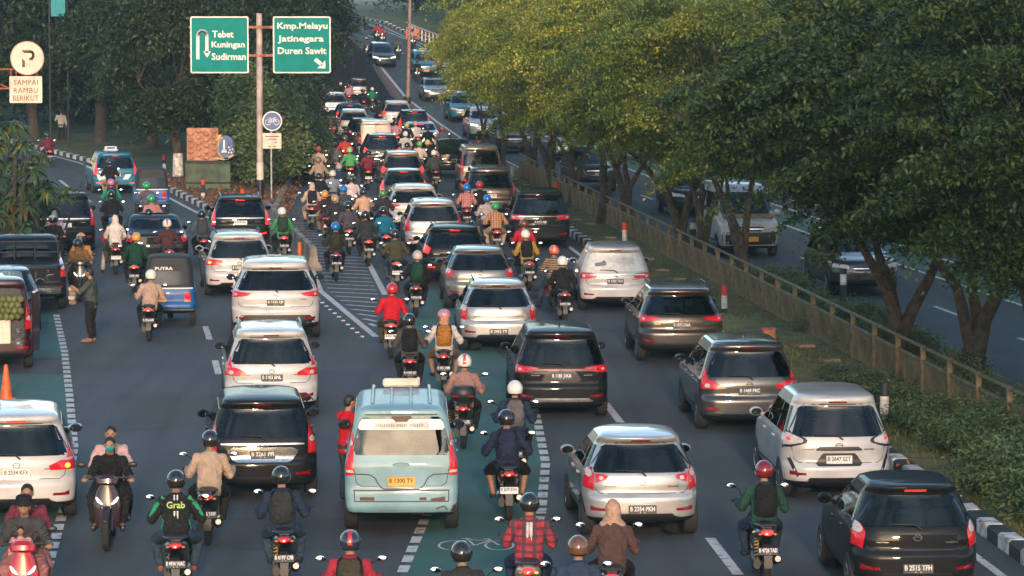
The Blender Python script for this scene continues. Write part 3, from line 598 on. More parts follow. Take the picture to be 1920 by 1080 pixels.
SH = {
 'hatch': Shape(3.66,.83,1.51, .62,2.46,.29, .25,.58,.95,1.345,.26,.13,.21,.90,.95,1.55, cr=.30, bow=.10),
 'mpv': Shape(4.35,.865,1.65, .78,2.65,.30, .25,.58,1.00,1.46,.22,.12,.20,.95,.98,1.65, cr=.24, bow=.07),
 'suv': Shape(4.4,.90,1.62, .80,2.62,.33, .30,.64,1.03,1.43,.32,.14,.21,.98,1.1,1.8, dark=.40, cr=.26, bow=.09),
 'xsuv': Shape(4.9,1.0,1.77, .85,2.97,.37, .30,.66,1.10,1.54,.34,.13,.23,1.08,1.2,2.0, dark=.38, cr=.28, bow=.10),
 'innova': Shape(4.7,.915,1.80, .90,2.75,.34, .28,.64,1.08,1.57,.24,.12,.19,1.02,1.05,1.75, cr=.22, bow=.06),
 'mini': Shape(4.15,.845,1.67, .70,2.75,.29, .25,.52,1.00,1.48,.20,.09,.19,.95,.75,1.55, cr=.32, bow=.10),
 'box': Shape(4.2,.83,1.92, .75,2.65,.29, .28,.62,1.10,1.70,.16,.08,.12,1.0,.55,1.15, cr=.16),
 'van': Shape(4.0,.82,1.86, .72,2.6,.30, .30,.62,1.15,1.71,.12,.02,.15,1.0,.42,.85, cr=.10, bow=.02, bs=.02),
 'sedan': Shape(4.6,.89,1.46, .95,2.75,.32, .24,.56,.90,1.36,0,0,.19,.88,1.35,2.1, rp=[(.19,.3),(.24,.06),(.33,0),(.58,0),(.63,.02),(.92,.05),(.97,.10),(1.0,.30),(1.02,.62),(1.34,1.25),(1.42,1.5),(1.445,1.75),(1.46,2.1)]),
 'pick': Shape(5.2,.93,1.80, 1.15,3.2,.39, .42,.66,1.12,1.62,0,0,.15,1.1,1.15,1.9, rp=[(.37,.3),(.42,.06),(.5,0),(.68,0),(.72,.06),(1.16,.08),(1.19,.2),(1.2,1.55),(1.62,1.72),(1.72,1.8),(1.78,2.0),(1.80,2.4)], dark=.5),
}
_cache = {}
def cm(key, fn):
    if key not in _cache: _cache[key] = fn()
    return _cache[key]
def mk(fn, nm=1, name='part', **k):
    mb = MB(); fn(mb); return mb.mesh(name, nm, **k)
def wheel_mesh(r, w_=.2):
    t = MB(); t.lathe([(r*.62,-w_/2),(r*.9,-w_/2),(r*.985,-w_*.4),(r,-w_*.2),(r,w_*.2),(r*.985,w_*.4),(r*.9,w_/2),(r*.62,w_/2)], 28, 0, 'x')
    k = MB(); k.lathe([(r*.64,-w_*.5),(r*.66,-w_*.1),(r*.62,w_*.1),(r*.62,w_*.47),(r*.66,w_*.5),(r*.6,w_*.46),(r*.58,w_*.2),(.0,w_*.2)], 24, 1, 'x'); k.lathe([(0,w_*.44),(r*.16,w_*.42),(r*.18,w_*.2)], 12, 0, 'x')
    for i in range(7):
        a = 2*math.pi*i/7; rot = Matrix.Rotation(a, 3, 'X'); k.box(rot @ Vector((w_*.36, 0, r*.38)), (w_*.12, r*.15, r*.52), 0, rot, .01)
    k.lathe([(r*.57,w_*.44),(r*.645,w_*.5),(r*.655,w_*.46),(r*.59,w_*.3)], 24, 0, 'x')
    return t.mesh('wheel', 1), k.mesh('rim', 2)
def wheels(t, W, wb, r, rim=ALU, w_=.2):
    a, b = cm(('wh', r), lambda: wheel_mesh(r, w_))
    for y in (0, wb):
        for s in (-1, 1):
            q = obj('wheel', a, RUB, t, (s*(W-w_/2+.012), y, r), (0, 0, 0 if s > 0 else math.pi)); obj('rim', b, [rim, DARK], q)
SEATM = [plastic('seat_grey', (.06,.06,.062), .8), plastic('seat_black', (.025,.025,.027), .8), plastic('seat_beige', (.22,.17,.12), .8), plastic('seat_dark', (.04,.04,.042), .8)]
MIRD = mat('car_mirror', (.10,.12,.13), .05, 1.0, 0, .1)
PCOL = {'K': (PLATE_K, WHITE_T), 'W': (PLATE_W, BLACK_T), 'Y': (PLATE_Y, BLACK_T)}
def plate(t, txt, col, loc, tilt=0.0, rz=0.0, wd=.40, ht=.13):
    me = cm(('plate', wd, ht), lambda: mk(lambda m: m.box((0,0,0), (wd, .014, ht), 0, None, .006)))
    o = obj('number_plate', me, PCOL[col][0], t, loc, (tilt, 0, rz))
    if txt: letters(txt, o, PCOL[col][1], wd*.88, ht*.52, (0, -.008, ht*.10), FACE_S, bold=.002); letters('. .', o, PCOL[col][1], wd*.2, ht*.08, (0, -.008, -ht*.32), FACE_S)
    return o
def place_car(name, label, cat, px, py, yaw, front=False, wb=2.6, group=None):
    p = G(px, py); a = R(yaw)+(math.pi if front else 0)
    x, y = p.x, p.y
    if front: x, y = p.x-wb*-math.sin(a), p.y-wb*math.cos(a)
    h = Vector((-math.sin(a), math.cos(a), 0)); d = gz(x+h.x*wb, y+h.y*wb)-gz(x, y)
    t = thing(name, label, cat, (x, y, gz(x, y)+.008), a, group); t.rotation_euler = (math.atan2(d, wb), 0, a); return t
QG = 'cars in the traffic queue'; OG = 'cars coming the other way'
def car(label, px, py, typ, pnt, yaw=4.5, plate_=None, tail='wrap', lit=True, front=False, cat='car', name='parked_car', group=None, win=1.0, chrome=False, rails=False, fin=False, taxi=False, rim=ALU, badge=True, bumpk=False, sz=1.0, extra=None, glass=None, centre=None, refl=True, two=None, wiper=True, mirror=None, zp=None, rec=None, btm=None):
    s = SH[typ]; W, B, WT, H = s.W, s.belt, s.wtop, s.H; glass = glass or GLASS
    t = place_car('car' if name == 'parked_car' else name, label, cat, px, py, yaw, front, s.wb*sz, group or (OG if front else QG)); hv = random.uniform(-.022,.022); t.scale = (sz*(1-hv*.6), sz, sz*(1+hv))
    K = lambda k, fn, nm=1: cm((k, typ, tail, win, bumpk), lambda: mk(lambda m: fn(m), nm))
    rw = W-s.tum
    wb_, wt_ = (W-.10)*win, (rw-.06)*win
    if typ == 'sedan': pw = trap(W-.16, 1.05, rw-.06, 1.345, .06)
    elif typ == 'pick': pw = trap(W-.14, 1.26, rw-.05, 1.63, .05)
    else: pw = trap(wb_, B+.01, wt_, WT-.005, .07)
    y1 = s.L-s.cowl-s.ro-.12; y1t = s.L-s.wst-s.ro-.12; y0 = -s.ro+s.slant+.30+(1.25 if typ == 'sedan' else 1.75 if typ == 'pick' else 0); y0b = -s.ro+.30+(.75 if typ == 'sedan' else 1.65 if typ == 'pick' else 0)
    zb0, zb1 = B+.035, WT-.03; ym = y0b+(y1-y0b)*.33; ym2 = y0b+(y1-y0b)*.68
    wsp = trap(W-.12, s.hood+.12, rw-.05, WT, .08)
    spl = [[(y0b+.05,zb0),(ym-.04,zb0),(ym-.04,zb1),(y0+.04,zb1)], [(ym+.03,zb0),(ym2-.03,zb0),(ym2-.03,zb1),(ym+.03,zb1)], [(ym2+.03,zb0),(y1-.06,zb0),(y1t-.02,zb1),(ym2+.03,zb1)]]
    obj('body', cm(('body', typ, win), lambda: s.body(dict(rear=pw if win > .5 else None, front=wsp, side=spl))), [pnt, DARK], t)
    def seats(m):
        n = 3 if typ in ('mpv','innova','mini','box','van') else 2; yb = y0b+.35
        rows_ = [y1-1.05-.85*k for k in range(n) if y1-1.05-.85*k > yb-.1]
        for j, y in enumerate(rows_):
            for x in ((-.36,.36) if j == 0 else (-.42,0,.42)):
                if abs(x) > W-.38 and j: x *= .9
                m.box((x, y, B-.08), (.46 if j == 0 else .38, .13, .5), 0, Matrix.Rotation(R(10), 3, 'X'), .05); m.box((x, y-.05, B+.27), (.25, .09, .17), 0, None, .035)
        m.box((0, (y0b+y1)/2, B-.42), (W*1.7, (y1-y0b)*.95, .03), 0); m.box((0, y1+.1, B-.02), (W*1.7, .35, .12), 0, None, .04); m.box((0, y1t-.15, WT-.10), (.22,.03,.06), 0)
    obj('seats', K('seats', seats), SEATM[int(px*7+py) % 4], t)
    obj('rear_window', K('rw', lambda m: s.patch(m, 'rear', pw, .005, 16, 10)), glass, t)
    obj('windscreen', K('ws', lambda m: s.patch(m, 'front', wsp, .005, 14, 8)), glass, t)
    for sg in (-1, 1):
        def sw(m, sg=sg):
            for poly in spl: s.patch(m, 'side', poly, .004, 8, 6, 0, sg)
        obj('side_window', K(('sw', sg), sw), glass, t)
        def tr(m, sg=sg):
            for y in (0, s.wb): s.patch(m, 'side', [p for p in circle(y, s.wr+.01, s.wr+.055, 20)], .003, 10, 10, 0, sg)
            for y in (ym2, ym, y1): s.line(m, 'side', [(y, s.zb+.16), (y, B)], .008, .002, 0, sg)
            s.line(m, 'side', [(y0b, s.zb+.14), (y1, s.zb+.14)], .05, .002, 0, sg)
        obj('side_trim', K(('st', sg), tr), DARK, t)
        for q_, yh in enumerate((ym+.12, ym2+.12)): obj('door_handle', K(('dh', sg, q_), lambda m: m.box((sg*(s.side(yh, B-.10)+.012), yh, B-.10), (.03,.17,.03), 0, None, .01)), pnt, t)
        me = cm(('mir', sg), lambda: mk(lambda m: (m.ell((sg*.10,0,0), (.105,.075,.075), 12, 8), m.tube([(-.03*sg,.02,-.05),(sg*.05,.01,-.02)], [.03,.025], 6))))
        mg = cm('mirg', lambda: mk(lambda m: m.loft([((0,-.006,0),(.080,0,0),(0,0,.054)),((0,.006,0),(.084,0,0),(0,0,.058))], 14)))
        mm = obj('mirror', me, mirror or pnt, t, (sg*(W-.055), y1-.2, B+.07)); obj('mirror_glass', mg, MIRD, mm, (sg*.10, -.074, .0), (R(4),0,0))
    wheels(t, W, s.wb, s.wr, rim)
    # roof
    if rails:
        def rl(m, sg): m.tube([(sg*(rw-.12), y0+.25, H-.03), (sg*(rw-.09), y0+.42, H+.035), (sg*(rw-.09), y1t-.55, H+.035), (sg*(rw-.12), y1t-.35, H-.03)], .018, 6)
        for sg in (-1, 1): obj('roof_rail', K(('rr', sg), lambda m: rl(m, sg)), DARK if rails == 'k' else ALU, t)
    if fin: obj('antenna', cm('fin', lambda: mk(lambda m: m.loft([((0,-.1,0),(.004,0,0),(0,0,.004)),((0,-.06,.03),(.012,0,0),(0,0,.03)),((0,.02,.015),(.02,0,0),(0,0,.02)),((0,.12,0),(.006,0,0),(0,0,.006))], 8))), pnt, t, (0, -s.ro+s.slant+.75, H+.004))
    if taxi:
        sgn = obj('roof_sign', cm('taxisign', lambda: mk(lambda m: (m.box((0,0,.09), (.52,.16,.15), 0, None, .04), m.box((0,0,.01), (.6,.1,.03), 0)))), mat('taxi_sign', (.7,.7,.72), .4), t, (0, s.L*.42-s.ro+.2, H))
        obj('sign_band', cm('taxiband', lambda: mk(lambda m: (m.box((0,-.082,.09), (.34,.006,.07), 0), m.box((0,.082,.09), (.34,.006,.07), 0)))), mat('taxi_blue', (.03,.12,.35), .4), sgn)
    # seams of the tailgate and bumper
    def seams(m):
        z0 = s.bump+.09
        s.line(m, 'rear', [(-W+.10, B+.02), (-W+.13, B-.15), (-W+.17, z0+.05), (-W+.24, z0), (W-.24, z0), (W-.17, z0+.05), (W-.13, B-.15), (W-.10, B+.02)], .010, .002)
    obj('tailgate_seam', K('seam', seams), BLACK_T, t)
    if typ not in ('sedan', 'pick'): obj('spoiler_gap', K('sgap', lambda m: s.line(m, 'rear', [(-rw+.02, WT+.025), (rw-.02, WT+.025)], .014, .002)), BLACK_T, t)
    if bumpk: obj('bumper_trim', K('bt', lambda m: s.patch(m, 'rear', trap(W-.09, s.zb+.05, W-.17, s.bump-.09, .06), .006, 16, 4)), DARK, t)
    else: obj('bumper_trim', K('bt', lambda m: s.patch(m, 'rear', trap(W-.25, s.zb+.02, W-.36, s.zb+.13, .04), .006, 14, 3)), btm or DARK, t)
    # lamps: outline given as (inset from the side, height above the belt)
    TL = {'duo': [[(.0,-.24),(.14,-.25),(.155,-.02),(.11,.07),(.0,.08)],[(.17,-.13),(.33,-.07),(.35,-.02),(.17,.0)]],
          'wrap': [[(.0,-.16),(.15,-.17),(.22,-.02),(.13,.06),(.0,.10)]],
          'wide': [[(.0,-.19),(.40,-.15),(.44,-.05),(.20,-.01),(.0,.0)]],
          'tall': [[(.0,-.24),(.145,-.24),(.145,.06),(.10,.42),(.02,.42),(.0,.1)]],
          'elle': [[(.0,-.20),(.38,-.20),(.40,-.12),(.13,-.03),(.085,.36),(.05,.36),(.0,.0)]],
          'claw': [[(.0,-.26),(.13,-.27),(.17,-.06),(.12,.05),(.0,.06)]],
          'slim': [[(.0,-.15),(.36,-.10),(.45,-.04),(.0,.01)]],
          'pod': [[(.02,-.14),(.30,-.07),(.30,-.02),(.10,.06),(.02,.06)]],
          'col': [[(.0,-.28),(.13,-.28),(.13,.30),(.03,.34),(.0,.2)]]}[tail]
    INN = {'duo': (.25,-.06,.035), 'wrap': (.085,-.01,.058), 'wide': (.10,-.10,.045), 'tall': (.075,-.02,.05), 'elle': (.12,-.14,.045), 'claw': (.08,-.02,.06), 'slim': (.10,-.07,.03), 'pod': (.09,-.03,.035), 'col': (.07,.18,.05)}[tail]
    red = {0: RED, 1: REDM, 2: REDL}[2 if lit == 2 else int(bool(lit))]
    for sg in (-1, 1):
        def tl(m, sg=sg):
            for poly in TL: s.patch(m, 'rear', [(sg*(W-a), B+b) for (a, b) in poly], .012, 8, 9)
        o = obj('tail_light', K(('tl', sg), tl), red if tail != 'pod' else mat('lamp_pod', (.55,.5,.47), .15, 0, .5), t)
        if tail in ('duo', 'claw', 'wrap'): obj('clear_lens', K(('tlc', sg), lambda m: s.patch(m, 'rear', circle(sg*(W-.075), B+.0, .052, 12, .06), .017, 6, 5)), CLEAR, o)
        obj('lamp_lens', K(('tli', sg), lambda m: s.patch(m, 'rear', circle(sg*(W-INN[0]), B+INN[1], INN[2], 12, INN[2]*.9), .018, 6, 5)), (REDL if tail == 'pod' else {True: AMB, 2: REDL}.get(lit, CLEAR)) if two == sg or lit == 2 or tail == 'pod' else CLEAR, o)
        if refl: obj('reflector', K(('rf', sg), lambda m: s.patch(m, 'rear', [(sg*(W-.10), s.zb+.17), (sg*(W-.34), s.zb+.17), (sg*(W-.34), s.zb+.215), (sg*(W-.10), s.zb+.235)], .010, 5, 2)), REDL if lit == 2 else RED, t)
    if typ not in ('pick',): obj('brake_light', K('cb', lambda m: s.patch(m, 'rear', trap(.15, WT+.05, .14, WT+.075, .01), .006, 6, 2) if typ != 'sedan' else s.patch(m, 'rear', trap(.15, 1.30, .14, 1.325, .01), .012, 6, 2)), REDL if lit == 2 or centre else RED, t)
    if chrome: obj('chrome_trim', K('ct', lambda m: s.patch(m, 'rear', trap(W-.16, B-.085, W-.16, B-.055, .012), .016, 14, 2)), CHROME, t)
    if badge:
        zb_ = B-.12 if typ not in ('sedan',) else B-.08; y = s.rear(0, zb_)-.008
        def em(m):
            c = [(.055*math.cos(2*math.pi*k/14), 0, .038*math.sin(2*math.pi*k/14)) for k in range(15)]; m.tube(c, .006, 5); m.tube([(-.05,0,0),(.0,0,.012),(.05,0,0)], .005, 5)
        obj('emblem', cm('emb', lambda: mk(em)), CHROME, t, (0, y-.008, zb_))
        for q_ in (-1, 1): obj('badge', K(('bdg', q_), lambda m: s.patch(m, 'rear', [(q_*(W-.46), B-.19), (q_*(W-.30), B-.19), (q_*(W-.30), B-.175), (q_*(W-.46), B-.175)], .006, 4, 2)), CHROME, t)
    if wiper and typ not in ('sedan', 'pick'):
        obj('wiper', K('wip', lambda m: m.tube([(.06, s.rear(0,B-.03)-.02, B-.03), (-.02, s.rear(0,B+.03)-.03, B+.035), (-.38, s.rear(.38,B+.06)-.022, B+.045)], [.014,.012,.008], 6)), DARK, t)
    if plate_:
        z = zp or (s.bump+.18 if typ not in ('hatch',) else s.bump-.14); y = s.rear(0, z)
        obj('plate_recess', cm(('pr', typ, zp), lambda: mk(lambda m: s.patch(m, 'rear', trap(.36, z-.10, .28, z+.10, .04), .004, 8, 5))), rec or (DARK if zp else pnt), t)
        plate(t, plate_[0], plate_[1], (0, y-.016, z), R(-4))
    # front
    def hl(m, sg): s.patch(m, 'front', [(sg*(W-.05), s.hood-.23), (sg*(W-.42), s.hood-.25), (sg*(W-.44), s.hood-.15), (sg*(W-.03), s.hood-.07)], .012, 6, 5)
    for sg in (-1, 1): obj('headlight', K(('hl', sg), lambda m: hl(m, sg)), HEAD if front == 2 else CLEAR, t)
    obj('grille', K('gr', lambda m: (s.patch(m, 'front', trap(.30, s.hood-.30, .38, s.hood-.17, .03), .010, 10, 4), s.patch(m, 'front', trap(.55, s.zb+.08, .48, s.zb+.24, .05), .008, 10, 4))), DARK, t)
    if front:
        obj('grille_bar', K('grb', lambda m: s.patch(m, 'front', trap(.36, s.hood-.245, .37, s.hood-.22, .01), .018, 10, 2)), CHROME, t)
        z = s.bump-.12; me = plate(t, None, front if isinstance(front, str) else 'K', (0, s.front(0, z)+.014, z), 0, math.pi)
    if extra: extra(t, s)
    return t
# ================================================================ SIGNS AND STREET FURNITURE
GRN = mat('sign_green', (.0,.205,.185), .6, noise=.06, nscale=2, spec=.15); SGW = mat('sign_white', (.72,.70,.66), .5, noise=.08, nscale=3); SGB = mat('sign_blue', (.004,.07,.27), .4, noise=.06)
SGP = mat('sign_cream', (.70,.57,.47), .6, noise=.1, nscale=3); BRN = mat('sign_brown', (.10,.045,.03), .6); RUSTR = mat('bracket_red', (.35,.10,.05), .6, noise=.2); REDP = mat('red_cap', (.62,.035,.02), .45, noise=.1)
ORG = mat('orange_plastic', (.62,.12,.02), .5, noise=.15); TAN = mat('fence_paint', (.23,.165,.075), .7, noise=.3, nscale=3, col2=(.10,.072,.042)); MOSS = mat('mossy_concrete', (.30,.25,.20), .9, noise=.3, nscale=2.5, bump=.4, bscale=20, col2=(.10,.095,.08))
def rrect(w_, h_, r): return [(sx*(w_/2-r)+r*math.cos(t), sz*(h_/2-r)+r*math.sin(t)) for (sx,sz,a) in ((1,-1,-90),(1,1,0),(-1,1,90),(-1,-1,180)) for t in [R(a+90*k/4) for k in range(5)]]
def flat(mb, pts, y, th=.01, mi=0): mb.poly([(p[0], y, p[1]) for p in pts][::-1], (0, th, 0), mi)
def strokes(mb, pts, wd, y, mi=0, th=.006):
    for a, b in zip(pts[:-1], pts[1:]):
        a, b = Vector((a[0],0,a[1])), Vector((b[0],0,b[1])); d = (b-a).normalized(); n = Vector((d.z,0,-d.x))*wd/2; a = a-d*wd*.2; b = b+d*wd*.2
        mb.poly([(p.x, y, p.z) for p in (a+n, a-n, b-n, b+n)], (0, th, 0), mi)
pb = G(488, 380); k_ = pb.y/FOC
t = thing('direction_sign', 'tall white pole with two green direction signs beside the island hedge', 'road sign', (pb.x, pb.y, .1))
zt = AT(488, 30, pb.y).z
mb = MB(); mb.tube([(0,0,-.2),(0,0,zt)], [.125,.11], 14); obj('pole', mb.mesh('pole'), mat('pole_paint', (.46,.37,.33), .6, noise=.2, nscale=2), t)
mb = MB(); mb.tube([(0,0,.0),(0,0,.75)], .130, 14); obj('pole_base', mb.mesh('pole_base'), DARK, t)
mb = MB(); mb.tube([(0,0,.78),(0,0,1.42)], .131, 14); obj('pole_sticker', mb.mesh('sticker'), SGP, t)
mb = MB()
for py in (56, 109): z = AT(488, py, pb.y).z; mb.box((0,.10,z), (265*k_, .05, .09)); mb.box((0,.0,z), (.3,.3,.1))
obj('bracket', mb.mesh('bracket'), RUSTR, t)
def LP(px, py): q = AT(px, py, pb.y); return q.x-pb.x, q.z-.1
for (x0, x1, cap) in ((357,466,'L'),(512,620,'R')):
    cx, cz = LP((x0+x1)/2, 84); w_ = (x1-x0)*k_; h_ = 106*k_
    mb = MB(); flat(mb, [(cx+p[0], cz+p[1]) for p in rrect(w_-.1, h_-.1, .05)], -.02, .03); o = obj('sign_panel', mb.mesh('sign_panel', 1, False), GRN, t)
    mb = MB(); flat(mb, [(cx+p[0], cz+p[1]) for p in rrect(w_, h_, .07)], -.012, .03); obj('sign_border', mb.mesh('sign_border', 1, False), SGW, o)
    for (s_, a, b, py, hh) in ((('Tebet',398,438,64,13),('Kuningan',397,459,85,15),('Sudirman',397,461,106,13)) if cap == 'L' else (('Kmp.Melayu',520,614,50,15),('Jatinegara',521,607,74,15),('Duren Sawit',521,612,95,13))):
        u, z = LP((a+b)/2, py); letters(s_, o, SGW, (b-a)*k_, hh*k_, (u, -.026, z), FACE_S, bold=.0022)
    mb = MB(); q = lambda *P: [LP(*p) for p in P]
    if cap == 'L':
        strokes(mb, q((371,110),(371,68)), 6*k_, -.028); strokes(mb, [LP(379.5-8.5*math.cos(R(a)), 67-9*math.sin(R(a))) for a in range(0, 181, 20)], 6*k_, -.028); strokes(mb, q((388,68),(388,98)), 6*k_, -.028); flat(mb, q((381,96),(395.5,96),(388.5,108))[::-1], -.028, .006)
    else:
        strokes(mb, q((592,112),(603,121)), 7*k_, -.028); flat(mb, q((610,128),(610,113),(595,128))[::-1], -.028, .006)
    obj('arrow', mb.mesh('arrow', 1, False), SGW, o)
# bicycle sign on a thin post
pq = G(509, 381); k2 = pq.y/FOC
t = thing('bicycle_sign', 'round blue bicycle lane sign with small plate on a thin post', 'road sign', (pq.x, pq.y, .1))
L2 = lambda px, py: (AT(px, py, pq.y).x-pq.x, AT(px, py, pq.y).z-.1)
mb = MB(); mb.tube([(0,.05,-.2),(0,.05,L2(509,210)[1])], .035, 10); obj('post', mb.mesh('post'), STEEL, t)
cx, cz = L2(510.5, 227); mb = MB(); flat(mb, circle(cx, cz, 18.5*k2, 32), -.005, .02); o = obj('sign_rim', mb.mesh('rim', 1, False), SGW, t)
mb = MB(); flat(mb, circle(cx, cz, 16.3*k2, 32), -.012, .02); obj('sign_face', mb.mesh('face', 1, False), SGB, o)
mb = MB(); 
for s in (-1, 1): c = circle(cx+s*7.8*k2, cz-2*k2, 5.0*k2, 18); strokes(mb, c+[c[0]], 1.5*k2, -.018)
B_ = lambda L: [(cx+a*k2, cz+b*k2) for a, b in L]
for L in ([(-7.8,-2),(-3.5,4),(4.5,4),(0,-2),(-7.8,-2)],[(0,-2),(-4,5.5)],[(7.8,-2),(4,6)],[(-6,5.5),(-2,5.5)],[(3,6.5),(6.5,6)]): strokes(mb, B_(L), 1.4*k2, -.018)
obj('bicycle_symbol', mb.mesh('symbol', 1, False), SGW, o)
cx, cz = L2(510, 264); mb = MB(); flat(mb, [(cx+p[0], cz+p[1]) for p in rrect(35*k2, 29*k2, .03)], -.005, .02); o = obj('plate', mb.mesh('plate', 1, False), SGP, t)
mb = MB()
for (a, b, z) in ((-13,13,8),(-8,9,3),(5,9,-3),(-7,-2,-11),(1,8,-11)): mb.box((cx+(a+b)/2*k2, -.008, cz+z*k2), ((b-a)*k2, .006, 1.6*k2))
obj('small_print', mb.mesh('print', 1, False), BRN, o)
# no parking sign, top left
yP = 80.0; kp = yP/FOC; p0 = AT(-24, 200, yP)
t = thing('parking_sign', 'round no parking sign above a SAMPAI RAMBU BERIKUT plate at upper left', 'road sign', (p0.x, yP, 0)); L3 = lambda px, py: (AT(px, py, yP).x-p0.x, AT(px, py, yP).z)
mb = MB(); mb.tube([(0,.05,-.2),(0,.05,L3(0,60)[1])], .06, 12); obj('post', mb.mesh('post'), STEEL, t)
mb = MB(); a, b = L3(20,130); mb.tube([(0,.05,b),(a+.05,.05,b)], .02, 8); a2, b2 = L3(18,166); mb.tube([(0,.05,b2),(a2,.05,b2)], .02, 8); mb.tube([(0,.05,L3(0,148)[1]),(a2,.05,b2)], .015, 8); mb.tube([(a,.05,b),(a,.05,L3(0,186)[1])], .015, 8)
for px in (30, 69): u, z0 = L3(px, 133); mb.tube([(u,.03,z0),(u,.03,L3(0,150)[1])], .014, 6)
obj('bracket', mb.mesh('bracket'), RUSTR, t)
cx, cz = L3(51, 109); mb = MB(); flat(mb, circle(cx, cz, 31.5*kp, 40), -.005, .02); o = obj('sign_face', mb.mesh('face', 1, False), SGP, t)
mb = MB(); c = circle(cx, cz, 31*kp, 40); strokes(mb, c+[c[0]], 1.6*kp, -.011); obj('sign_rim', mb.mesh('rim', 1, False), mat('faded_red', (.55,.33,.27), .6), o)
mb = MB(); P3 = lambda L: [L3(*p) for p in L]; flat(mb, P3([(41.5,109),(47,115),(47,126),(41.5,126)])[::-1], -.012, .006); flat(mb, P3([(40,94),(57,94),(57,99.5),(45,99.5)])[::-1], -.012, .006)
strokes(mb, P3([(56,96.7),(60,97.5),(62.5,101),(62.5,106),(60,110),(56,111)]), 5.2*kp, -.012); obj('letter', mb.mesh('letter', 1, False), BRN, o)
cx, cz = L3(48.5, 168); mb = MB(); flat(mb, [(cx+p[0], cz+p[1]) for p in rrect(61*kp, 50*kp, .02)], -.005, .02); o = obj('plate', mb.mesh('plate', 1, False), SGP, t)
for (s_, py) in (('SAMPAI',154.5),('RAMBU',169.5),('BERIKUT',184)): u, z = L3(48.5, py); letters(s_, o, BRN, (45 if s_ != 'BERIKUT' else 48)*kp, 10*kp, (u, -.010, z), FACE_S, spacing=1.1)
# tile panel with city emblem and the green fence below it
yT = 141.0; kt = yT/FOC; pT = AT(395, 300, yT); LT = lambda px, py: (AT(px, py, yT).x-pT.x, AT(px, py, yT).z)
t = thing('tile_panel', 'terracotta relief tile panel with round blue city emblem beside the hedge', 'panel', (pT.x, yT, 0))
TER = mat('terracotta', (.52,.25,.15), .8, noise=.25, nscale=3, col2=(.30,.14,.09)); x0, z1 = LT(350,240); x1, z0 = LT(409,301)
mb = MB(); mb.box(((x0+x1)/2, .1, (z0+z1)/2), (x1-x0, .15, z1-z0)); 
for i in range(4):
    for j in range(5):
        u = x0+(x1-x0)*(i+.5)/4; v = z0+(z1-z0)*(j+.5+.5*(i % 2))/5.5; mb.ell((u, .02, v), ((x1-x0)/9, .10, (z1-z0)/13), 10, 6)
obj('tiles', mb.mesh('tiles'), TER, t)
mb = MB(); 
for px in (362, 398): u, z = LT(px, 302); mb.tube([(u,.12,-.1),(u,.12,z)], .06, 8)
obj('post', mb.mesh('post'), BARK2, t)
cx, cz = LT(423, 277); mb = MB(); flat(mb, circle(cx, cz, 17.5*kt, 26, 23*kt), .02, .08); o = obj('emblem', mb.mesh('emblem', 1, False), SGB, t)
mb = MB(); c = circle(cx-1*kt, cz, 14*kt, 26, 20*kt)[8:22]; strokes(mb, c, 3.5*kt, .008); flat(mb, [LT(*p) for p in ((404,254),(416,252),(412,262),(404,263))][::-1], .008, .008); strokes(mb, [LT(*p) for p in ((404,296),(420,299),(440,290))], 3*kt, .008); obj('gold_rim', mb.mesh('gold', 1, False), mat('gold_paint', (.6,.38,.12), .5), o)
mb = MB(); strokes(mb, [LT(420,282), LT(420,263)], 3.2*kt, .006); flat(mb, [LT(*p) for p in ((415,286),(425.5,286),(424,281),(416.5,281))][::-1], .006, .008)
for (a, b) in ((429,276),(433,274),(431,281),(436,280),(429,286),(434,286),(438,284)): u, v = LT(a, b); flat(mb, circle(u, v, 1.5*kt, 8), .006, .008)
obj('monument', mb.mesh('monument', 1, False), SGW, o)
yF = 139.5; a, b = AT(348, 360, yF), AT(432, 360, yF); ht = AT(390, 303, yF).z
t = thing('metal_fence', 'faded green sheet metal fence under the tile panel', 'fence', (a.x, yF, 0)); mb = MB(); n = 26
for i in range(n): x = (b.x-a.x)*(i+.5)/n; mb.box((x, .02*(i % 2), ht/2), ((b.x-a.x)/n*.98, .02, ht))
obj('sheet', mb.mesh('sheet', 1, False), mat('green_sheet', (.045,.085,.045), .6, noise=.3, nscale=2), t); mb = MB(); mb.box(((b.x-a.x)/2, -.03, ht*.96), (b.x-a.x, .03, .07)); mb.box(((b.x-a.x)/2, -.03, ht*.3), (b.x-a.x, .03, .07)); obj('rail', mb.mesh('rail', 1, False), BARK2, t)
# concrete barrier segments along the gore
A_, B2 = G(498, 412), G(588, 508); nS = 9
me = mk(lambda m: m.loft([((0,0,-.02),(.26,0,0),(0,1.18,0)), ((0,0,.12),(.25,0,0),(0,1.18,0)), ((0,0,.25),(.12,0,0),(0,1.18,0)), ((0,0,.62),(.08,0,0),(0,1.17,0))], 4, 0), smooth=False)
mb = MB(); prof = [(.25,-.02),(.25,.10),(.13,.26),(.08,.66),(-.08,.66),(-.13,.26),(-.25,.10),(-.25,-.02)]
mb.poly([(p[0], -1.17, p[1]) for p in prof], (0, 2.34, 0)); me = mb.mesh('barrier', 1, False); dv = B2-A_; pos = ['nearest to the zebra lines', 'second from the near end', 'third from the near end', 'fourth from the near end', 'at the middle of the row', 'fourth from the far end', 'third from the far end', 'second from the far end', 'at the hedge end']
for i in range(nS):
    q = B2-dv*((i+.5)/nS); t = thing('concrete_barrier', 'weathered concrete barrier segment '+pos[i], 'barrier', (q.x, q.y, .01), math.atan2(-dv.x, dv.y)*-1 if False else math.atan2(dv.x, -dv.y), 'concrete barriers along the gore'); t.scale = (1, dv.length/nS/2.36, 1); obj('segment', me, MOSS, t)
